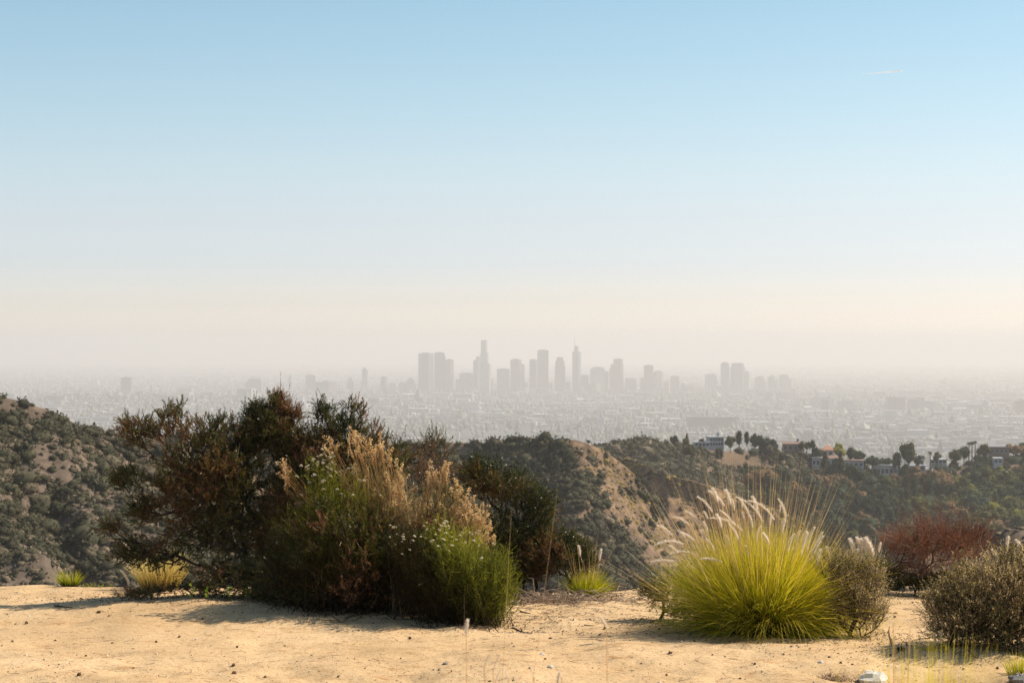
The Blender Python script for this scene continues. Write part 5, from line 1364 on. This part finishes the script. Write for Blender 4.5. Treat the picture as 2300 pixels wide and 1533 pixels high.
for (px, py, kd, ln, s_) in [
 (1627, 1136, 'mid', -.55, .85), (1612, 1128, 'short', -.25, 1.0), (1641, 1134, 'short', -.3, 1.1), (1649, 1145, 'short', -.1, .7), (1667, 1140, 'short', 0, .5), (1668, 1192, 'long', -.75, .95), (1645, 1175, 'mid', -.5, .7),
 (1714, 1173, 'long', -.35, 1.0), (1739, 1167, 'long', -.45, .85), (1730, 1180, 'short', .1, .6), (1621, 1186, 'short', -.2, 1.0), (1590, 1165, 'short', -.4, .6), (1590, 1195, 'short', -.3, .8), (1510, 1202, 'mid', -.75, .72),
 (1535, 1222, 'long', -1.1, .85), (1571, 1252, 'long', -.95, .9), (1524, 1242, 'short', -.8, .8), (1516, 1263, 'mid', -1.35, .95), (1622, 1262, 'mid', -1.15, .85), (1540, 1208, 'short', -.7, .7), (1584, 1215, 'short', -.2, .8),
 (1690, 1185, 'mid', -.05, .7), (1728, 1222, 'short', -.6, 1.0), (1700, 1215, 'mid', .0, .6), (1755, 1195, 'short', .1, .9), (1770, 1240, 'mid', .05, .8), (1787, 1235, 'mid', .05, .8), (1800, 1248, 'mid', .15, .9), (1812, 1240, 'mid', .1, 1.0),
 (1822, 1256, 'mid', .2, 1.0), (1828, 1240, 'mid', .15, .85), (1835, 1268, 'short', .2, 1.1), (1806, 1225, 'short', .1, 1.0), (1817, 1262, 'mid', .25, .9), (1778, 1262, 'short', .05, 1.0), (1680, 1250, 'short', -.1, .8), (1640, 1225, 'short', -.3, .8),
 (1600, 1150, 'mid', -.5, .8), (1575, 1180, 'mid', -.6, .8), (1560, 1215, 'mid', -.8, .8), (1605, 1235, 'mid', -.5, .7), (1660, 1215, 'mid', -.4, .8), (1682, 1160, 'mid', -.35, .8), (1702, 1145, 'short', -.2, 1), (1765, 1165, 'mid', -.1, .8), (1550, 1180, 'mid', -.8, .7), (1530, 1260, 'mid', -1.1, .8),
 (1845, 1268, 'short', .2, .7), (1670, 1165, 'short', -.1, .5), (1752, 1150, 'short', .1, .5)]:
    add_plume(o, P, px, py, D0, kd, ln, P + rng.normal(size=3) * [.08, .06, 0], gst, s_, rng.normal() * .12 - .1)
gst.build('plume_stalks', M_STALK, o, P, kind='stuff')

def tuft(name, label, px, D, n, L, tilt, seed, r0=.08, tint=(.3, .9), droop=.9, stalks=0, sl=.6, plumes=(), w=.0035, mat=None, lean=(0, 0), cat='grass clump', group=None):
    rng = np.random.default_rng(seed)
    o, P = root(name, px, D, label, cat, group)
    g = Geo(); blades(g, rng, P, n, r0, L, tilt, droop, w, tint, lean=lean); g.build('blades', mat or M_BLADE, o, P, kind='stuff')
    gs = Geo(); any_ = False
    if stalks: blades(gs, rng, P, stalks, r0, sl, tilt * .5, .1, .0026, (.3, 1), K=4); any_ = True
    for (a, b, kd, ln, s_) in plumes:
        add_plume(o, P, a, b, D, kd, ln, P + rng.normal(size=3) * [r0 * .4, r0 * .4, 0], gs, s_, 0); any_ = True
    if any_: gs.build('stalks', M_STALK, o, P, kind='stuff')
    return o
tuft('fountain_grass', 'yellow grass tuft glowing behind the left end of the thicket', 360, 16.2, 1000, .34, .55, 1, r0=.14, tint=(.3, 1), stalks=40, sl=.38, mat=M_STRAW,
     plumes=[(305, 1245, 'mid', -.6, 1.0), (300, 1290, 'mid', -.4, .8), (292, 1318, 'mid', -.25, .9), (288, 1275, 'short', -.5, 1.0)])
tuft('grass_tuft', 'small spiky green tuft at the far edge of the clearing on the left', 156, 16.4, 240, .17, .8, 2, r0=.05, tint=(.15, .7), droop=.3, w=.004)
tuft('grass_tuft', 'tiny green weed patch right of the small spiky tuft', 222, 16.4, 90, .07, 1.2, 3, r0=.12, tint=(.1, .6))
tuft('grass_tuft', 'bright green grass tuft at the right end of the low brown bush', 1318, 15.8, 900, .26, .9, 4, r0=.07, tint=(.2, .75), stalks=46, sl=.5, lean=(.1, 0),
     plumes=[(1346, 1258, 'short', .1, .9), (1303, 1250, 'short', -.05, .9)])
tuft('fountain_grass', 'pale plumed grass standing behind the grey bush', 1925, 15.6, 300, .25, .7, 5, r0=.12, tint=(.5, 1), stalks=50, sl=.5,
     plumes=[(1921, 1245, 'short', -.25, 1.3), (1933, 1237, 'short', -.15, 1.1), (1950, 1242, 'short', -.4, 1.3), (1962, 1250, 'short', -.25, 1.6), (1927, 1275, 'short', 0, 1.3), (1940, 1262, 'short', -.3, 1.1), (1905, 1270, 'short', 0, 1.0), (1864, 1262, 'short', -.1, 1.2),
             (1932, 1262, 'short', 0, 1.2), (1974, 1240, 'short', .1, .8), (1896, 1290, 'short', -.2, 1.0)])
tuft('fountain_grass', 'few plumes standing up behind the big bush at the right edge', 2270, 14.4, 120, .25, .6, 6, r0=.2, tint=(.5, 1), stalks=30, sl=.65,
     plumes=[(2262, 1232, 'short', 0, .9), (2240, 1255, 'short', -.4, .8), (2298, 1235, 'short', -.5, .9)])
tuft('grass_tuft', 'thin yellow tuft in front of the right end of the clearing', 2285, 12.2, 130, .15, .5, 7, r0=.06, tint=(.4, .9), droop=.3)
tuft('grass_tuft', 'small dry tuft under two fluffy heads at the foot of the right bush', 2110, 12.75, 120, .06, .9, 8, r0=.10, tint=(.6, 1), plumes=[(2101, 1447, 'short', -.1, .75), (2115, 1443, 'short', -.15, .8)], stalks=10, sl=.30)
# out of focus tufts close to the camera
tuft('grass_tuft', 'blurred yellow grass near the camera at the bottom, left of the pair', 1380, 5.0, 800, 1.15, .055, 9, r0=.03, tint=(.5, .9), droop=.02, w=.002)
tuft('grass_tuft', 'blurred yellow grass near the camera at the bottom, right of the pair', 1432, 5.1, 520, 1.13, .055, 10, r0=.025, tint=(.5, .95), droop=.02, w=.002)
tuft('grass_tuft', 'thickest blurred yellow tuft at the bottom right', 2068, 5.2, 1300, 1.19, .065, 11, r0=.03, tint=(.55, .95), droop=.02, w=.0024)
tuft('grass_tuft', 'faint blurred yellow tuft right of the thickest one', 2115, 5.2, 420, 1.17, .06, 12, r0=.025, tint=(.55, .9), droop=.02, w=.002)
tuft('grass_tuft', 'blurred straw stalks with one plume rising in front of the green shrub', 1052, 5.6, 60, 1.08, .07, 13, r0=.06, tint=(.6, 1), droop=.02, w=.002, stalks=7, sl=1.55, plumes=[(1047, 1424, 'short', .0, .42)])
tuft('fountain_grass', 'faint blurred plume hovering over the bare dirt in the middle', 1368, 5.6, 5, .5, .1, 16, r0=.02, tint=(.6, 1), droop=.02, w=.0015, plumes=[(1362, 1408, 'short', -.5, .36)])
tuft('fountain_grass', 'blurred pale plumes at the bottom edge near the camera', 1130, 4.8, 30, .9, .08, 14, r0=.06, tint=(.6, 1), droop=.02, w=.002,
     plumes=[(1087, 1505, 'thin', .16, .20), (1107, 1508, 'thin', .2, .20), (1112, 1535, 'thin', .35, .20), (1142, 1533, 'thin', -.25, .19), (1200, 1528, 'thin', -.12, .22), (1262, 1528, 'thin', -.15, .16), (1252, 1535, 'short', .1, .3)])
tuft('grass_tuft', 'two faint blurred plumes over the path between the bushes', 2018, 4.9, 6, .7, .1, 15, r0=.04, tint=(.6, 1), droop=.02, w=.0018, plumes=[(2006, 1405, 'thin', -.5, .17), (2044, 1410, 'thin', -.1, .15)])
# ---------------------------------------------------------------- things lying on the dirt
M_CLOD = rough_mat('dark_clod', [(.3, (.07, .035, .02)), (.7, (.20, .11, .06))], 40, 6, .6, .004)
M_STONE = rough_mat('pale_stone', [(.3, (.40, .36, .32)), (.7, (.70, .67, .62))], 12, 8, .6, .01)
M_GSTONE = rough_mat('grey_stone', [(.3, (.10, .095, .09)), (.7, (.28, .26, .24))], 14, 8, .6, .01)
rng = np.random.default_rng(19)
def lump(rng, flat=.7, nu=9, nv=6, amp=.25):
    u, v = np.meshgrid(np.arange(nu) / nu * 2 * math.pi, np.linspace(-1.4, 1.4, nv))
    q = np.stack([np.cos(u) * np.cos(v), np.sin(u) * np.cos(v), np.sin(v) * flat], -1).reshape(-1, 3) * (1 - amp / 2 + amp * rng.random((nu * nv, 1)))
    i = np.arange(nv - 1)[:, None] * nu; j = np.arange(nu)[None]; k = (j + 1) % nu
    F = np.stack([i + j, i + k, i + nu + k, i + nu + j], -1).reshape(-1, 4)
    caps = [[nu - 1 - a for a in range(nu)], [(nv - 1) * nu + a for a in range(nu)]]
    return q, F, caps
def lump_mesh(name, mat, rng, **k):
    q, F, caps = lump(rng, **k)
    g = Geo(); c0, c1 = len(q), len(q) + 1; nu = len(caps[0])
    V = np.concatenate([q, [q[:nu].mean(0)], [q[-nu:].mean(0)]])
    t = [[(a + 1) % nu, a, c0] for a in range(nu)] + [[len(q) - nu + a, len(q) - nu + (a + 1) % nu, c1] for a in range(nu)]
    g.add(V, t, F); return g.mesh(name, mat, smooth=False)
CL = [lump_mesh('clod', M_CLOD, rng, amp=.5) for _ in range(5)]
spots = [(178, 1515, 9), (403, 1429, 6), (524, 1494, 8), (526, 1512, 11), (596, 1521, 6), (124, 1440, 5), (252, 1444, 5), (193, 1473, 7), (181, 1344, 6), (222, 1376, 8), (28, 1440, 5), (245, 1383, 6), (18, 1508, 4), (351, 1441, 4), (921, 1434, 6), (806, 1415, 4),
         (1236, 1434, 6), (1358, 1411, 6), (1225, 1480, 7), (1190, 1501, 6), (1263, 1423, 4), (1150, 1444, 4), (1014, 1506, 5), (1360, 1405, 4), (1695, 1491, 5), (1914, 1492, 6), (1862, 1475, 6), (1508, 1466, 6), (2164, 1502, 6), (1662, 1524, 6), (1888, 1488, 5),
         (2000, 1470, 5), (1480, 1413, 6), (1571, 1411, 4), (1204, 1340, 6), (1300, 1341, 6), (1478, 1341, 5), (1262, 1346, 4), (1560, 1440, 4), (1505, 1466, 5), (700, 1472, 4), (640, 1450, 3), (533, 1452, 4), (455, 1390, 4), (60, 1400, 6), (36, 1402, 4), (820, 1500, 4), (900, 1478, 4), (760, 1520, 5),
         (1330, 1500, 5), (1440, 1490, 5), (1600, 1470, 4), (1760, 1470, 5), (1820, 1455, 4), (2180, 1490, 5), (2240, 1500, 5), (2050, 1352, 4), (2010, 1385, 5), (1100, 1530, 5), (300, 1500, 4), (430, 1470, 3), (110, 1495, 3)]
def ground_at(px, py):
    """point of the clearing seen at (px, py)"""
    D = 8 + np.linspace(0, 11, 2200); x = (px - 1150) / FP * D; zr = CZ - (py - EYE_Y) / FP * D
    below = zr <= ground_z(x, D); i = int(np.argmax(below)) if below.any() else len(D) - 1
    return np.array([x[i], D[i], float(ground_z(x[i], D[i]))])
for i, (px, py, r) in enumerate(spots):
    q = ground_at(px, py); s_ = r / FP * q[1] * (.4 + .4 * rng.random())
    o = add_obj('dirt_clod', CL[i % 5], None, q + [0, 0, s_ * .3]); o.scale = (s_, s_, s_); o.rotation_euler = (rng.random(), rng.random(), rng.random() * 6)
    tag(o, 'small dark clod lying on the sandy clearing', 'clod', 'dark clods on the clearing')
ST = [lump_mesh('stone', M_STONE, rng, amp=.35, flat=.6, nu=12, nv=8) for _ in range(3)]; GS = lump_mesh('stone', M_GSTONE, rng, amp=.4, flat=.5, nu=12, nv=8)
for px, py, r, me_, lab in [(1962, 1532, 34, ST[0], 'big white rock cut by the bottom edge of the view'), (1843, 1487, 9, ST[1], 'small white stone on the dirt below the fountain grass'), (1217, 1470, 9, ST[2], 'small white stone left of the blurred grass pair'),
                            (1236, 1497, 9, ST[1], 'lower small white stone beside a dark clod'), (2288, 1528, 22, GS, 'grey stone under the thin tuft at the bottom right corner'), (1995, 1495, 5, ST[2], 'tiny white pebble right of the twig clump'),
                            (2134, 1463, 6, ST[1], 'pale pebble under the two fluffy heads'), (1303, 1343, 6, ST[2], 'pale pebble below the bright green tuft'), (1000, 1490, 8, GS, 'flat grey stone in front of the thicket'), (441, 1435, 4, ST[2], 'tiny white pebble left of the thicket shadow')]:
    q = ground_at(px, py); s_ = r / FP * q[1] * (1 if r > 20 else .7)
    o = add_obj('stone', me_, None, q + [0, 0, s_ * .15]); o.scale = (s_, s_, s_); o.rotation_euler = (0, 0, rng.random() * 6)
    tag(o, lab, 'stone')
# gravel grains, crumbs and broken twigs: nobody could count them
n = 9000; x = rng.uniform(-4.2, 4.2, n); y = 11.2 + 5.6 * rng.random(n) ** 1.2
dn = np.clip(.25 + 1.6 * fbm(x * 1.3, y * 2.0, 91, 3), .02, 1) + .5 * np.exp(-((y - 11.9) / .5) ** 2) + .6 * np.exp(-((x - .9) / .9) ** 2 - ((y - 14.6) / 1.0) ** 2)
k = rng.random(n) < dn; x, y = x[k], y[k]; n = len(x); z = ground_z(x, y); r = rng.lognormal(math.log(.0042), .5, n)
oc = np.array([[1, 0, 0], [0, 1, 0], [-1, 0, 0], [0, -1, 0], [0, 0, .8]])
V = np.stack([x, y, z], 1)[:, None] + oc * r[:, None, None] * (.6 + .8 * rng.random((n, 5, 1)))
F = (np.arange(n)[:, None, None] * 5 + np.array([[0, 1, 4], [1, 2, 4], [2, 3, 4], [3, 0, 4]])[None]).reshape(-1, 3)
g = Geo(); g.add(V.reshape(-1, 3), F, None, np.repeat(rng.random(n), 5))
M_CRUMB = leaf_mat('crumbs', [(0, (.10, .055, .03)), (.5, (.28, .17, .09)), (.85, (.45, .32, .19)), (1, (.7, .62, .5))], 0)
tag(g.build('gravel', M_CRUMB, kind='stuff'), 'crumbs of dark soil and grit strewn over the clearing')
n = 2600; x = np.concatenate([rng.uniform(-4.2, 4.2, 1200), rng.normal(.35, .55, 1400)]); y = np.concatenate([rng.uniform(11.3, 16.6, 1200), rng.normal(14.9, .9, 1400)])
ok = (y > 11.3) & (y < 16.9); x, y = x[ok], y[ok]; n = len(x); a = rng.random(n) * 6.28; L = rng.lognormal(math.log(.035), .5, n)
A = np.stack([x, y, ground_z(x, y) + .004], 1); bx, by = x + np.cos(a) * L, y + np.sin(a) * L * .8; B = np.stack([bx, by, ground_z(bx, by) + .004 + .006 * rng.random(n)], 1)
g = Geo(); g.sticks(A, B, .0016, .0008, 3, rng.random(n))
tag(g.build('twig_litter', leaf_mat('litter', [(0, (.08, .045, .03)), (.6, (.22, .14, .09)), (1, (.5, .42, .32))], 0), kind='stuff'), 'scattered broken twigs on the clearing')
# leaf crumbs and dead needles gathered round the feet of the bushes
fx = [(520, 15.2, .55, .28), (760, 14.75, .7, .22), (960, 14.4, .6, .22), (1130, 15.9, .4, .22), (1240, 15.7, .45, .2), (1700, 13.6, .5, .2), (1925, 13.3, .28, .15), (2225, 12.8, .6, .2), (2080, 15.6, .45, .2), (1505, 14.1, .25, .15), (330, 15.4, .5, .2), (1060, 14.05, .35, .15)]
xx, yy = [], []
for px_, D_, sx_, sy_ in fx:
    m_ = int(900 * sx_ / .5); xx.append((px_ - 1150) / FP * D_ + rng.normal(size=m_) * sx_); yy.append(D_ + rng.normal(size=m_) * sy_)
x, y = np.concatenate(xx), np.concatenate(yy); ok = y < 16.1; x, y = x[ok], y[ok]; n = len(x)
B = np.stack([x, y, ground_z(x, y) + .004], 1); a = rng.random(n) * 6.28
g = Geo(); g.leaves(B, unit(np.stack([np.cos(a), np.sin(a), .35 * rng.random(n)], 1)), .014 * (.5 + rng.random(n)), .008, rng, rng.random(n), tri=False)
tag(g.build('leaf_litter', leaf_mat('dead_leaf_crumb', [(0, (.035, .022, .014)), (.6, (.12, .075, .045)), (1, (.34, .25, .16))], .1, spec=.1), kind='stuff'), 'dead leaf litter gathered round the feet of the bushes')
# dead sticks heaped under the low brown bush
n = 700; x = rng.normal((1240 - 1150) / FP * 15.6, .30, n); y = rng.normal(15.55, .22, n); a = rng.random(n) * 6.28; L = .06 + .2 * rng.random(n)
A = np.stack([x, y, ground_z(x, y) + .05 * rng.random(n) ** 2], 1); M_ = A + np.stack([np.cos(a) * L / 2, np.sin(a) * L / 2, .04 * rng.normal(size=n)], 1); B = M_ + np.stack([np.cos(a + .4) * L / 2, np.sin(a + .4) * L / 2, .03 * rng.normal(size=n)], 1)
g = Geo(); g.sticks(A, M_, .003, .0025, 4); g.sticks(M_, B, .0025, .0012, 4)
tag(g.build('dead_stick_litter', M_TWIG, kind='stuff'), 'heap of pale dead sticks under the low brown bush')
def stick(pts, r, label, mat=M_BARK, fork=None):
    q = np.array([ground_at(a, b) for a, b in pts]); q[:, 2] += r * .8 + .006 * rng.random(len(q))
    o = empty('fallen_twig', q[0]); tag(o, label, 'twig')
    g = Geo(); g.tube(q, np.linspace(r, r * .5, len(q)), 5); g.build('stick', mat, o, q[0])
    if fork:
        g = Geo(); f = ground_at(*fork[0]); e = ground_at(*fork[0]) + np.array([fork[1] / FP * f[1], 0, fork[2] / FP * f[1]]); g.tube([f + [0, 0, r], (f + e) / 2 + [.004, 0, .004], e], [r * .8, r * .6, r * .3], 5); g.build('fork', mat, o, q[0])
stick([(1152, 1410), (1166, 1417), (1176, 1421), (1195, 1424)], .006, 'dark forked twig on the dirt right of the green shrub', fork=((1172, 1420), -3, 12))
stick([(1168, 1374), (1180, 1377), (1192, 1379)], .006, 'thick dark twig above the white stick', M_BARK)
stick([(1182, 1393), (1205, 1391), (1228, 1391)], .004, 'pale bleached stick lying on the dirt', M_TWIG)
stick([(1312, 1404), (1334, 1406)], .004, 'short straight twig in the middle of the bare dirt')
stick([(1345, 1426), (1352, 1423)], .005, 'tiny dark twig end below the bare middle')
stick([(122, 1361), (135, 1364), (150, 1366), (163, 1366)], .006, 'forked brown twig on the dirt at the left of the thicket shadow', fork=((128, 1362), 4, 6))
stick([(1370, 1332), (1385, 1337), (1400, 1341)], .005, 'dark twig on the dirt right of the dead sticks')
stick([(2008, 1378), (2016, 1379)], .006, 'short dark twig on the path between the bushes')
# upright dry leaf and charred lump by the path
P = ground_at(2006, 1455); k = P[1] / FP
o = empty('dry_leaf_blade', P); tag(o, 'curved brown dry leaf standing up from the path', 'dry leaf')
g = Geo(); c = np.array([[0, 0, -.01], [-4 * k, 0, 14 * k], [-9 * k, 0, 28 * k], [-10 * k, 0, 40 * k], [-8 * k, 0, 50 * k]]); g.tube(c, [.004, .010, .006, .004, .001], 5); g.build('blade', M_TWIG, o)
P = ground_at(2024, 1461); o = add_obj('charred_stump', lump_mesh('charred_stump', plain('char', (.012, .010, .010)), rng, amp=.6, flat=.8), None, P + [0, 0, .008]); o.scale = (.028, .02, .022)
tag(o, 'black charred lump beside the standing dry leaf', 'stump')
# brown twig clump at the bottom edge
P = ground_at(1875, 1528); o = empty('dead_weed', P); tag(o, 'dead brown weed clump left of the big white rock', 'weed')
rngw = np.random.default_rng(8); n = 260; B = P + np.c_[rngw.normal(size=(n, 2)) * [.07, .04], np.zeros(n)]; Dv = unit(rngw.normal(size=(n, 3)) * [1, 1, .5] + [0, 0, .35])
g, gs = Geo(), Geo(); sprays(g, gs, rngw, B, Dv, .06 * (.5 + rngw.random(n)), 3, 6, .008, .003, .85, up=-.2); gs.build('twigs', M_TWIG, o, P, kind='stuff'); g.build('foliage', M_CHAM, o, P, kind='stuff')
# seedlings with broad leaves at the foot of the thicket
def seedling(px, py, h, label, seed):
    rngs = np.random.default_rng(seed); P = ground_at(px, py); k = P[1] / FP
    o = empty('seedling', P); tag(o, label, 'seedling')
    g = Geo(); g.tube([[0, 0, 0], [.004, 0, h * k * .5], [-.003, 0, h * k]], [.0022, .0018, .001], 4); g.build('stem', M_GREEN, o)
    for j in range(6):
        f = .35 + .65 * j / 5; a = rngs.random() * 6.28
        lg = Geo(); lg.leaves([[0, 0, h * k * f]], unit([[math.cos(a), math.sin(a) * .5, .35]]), .030, .024, rngs, .5 + .5 * rngs.random(), tri=False)
        lg.build('leaf', M_BROAD, o)
for i, (px, py, h, lab) in enumerate([(431, 1352, 38, 'broad leaved seedling under the left overhang of the thicket'), (467, 1350, 30, 'single stemmed seedling right of the broad leaved one'), (515, 1350, 30, 'thin weed with arching leaves under the thicket'),
                                      (318, 1325, 14, 'small green seedling in front of the yellow tuft'), (556, 1352, 28, 'pale weed in the shade under the thicket')]): seedling(px, py, h, lab, i)
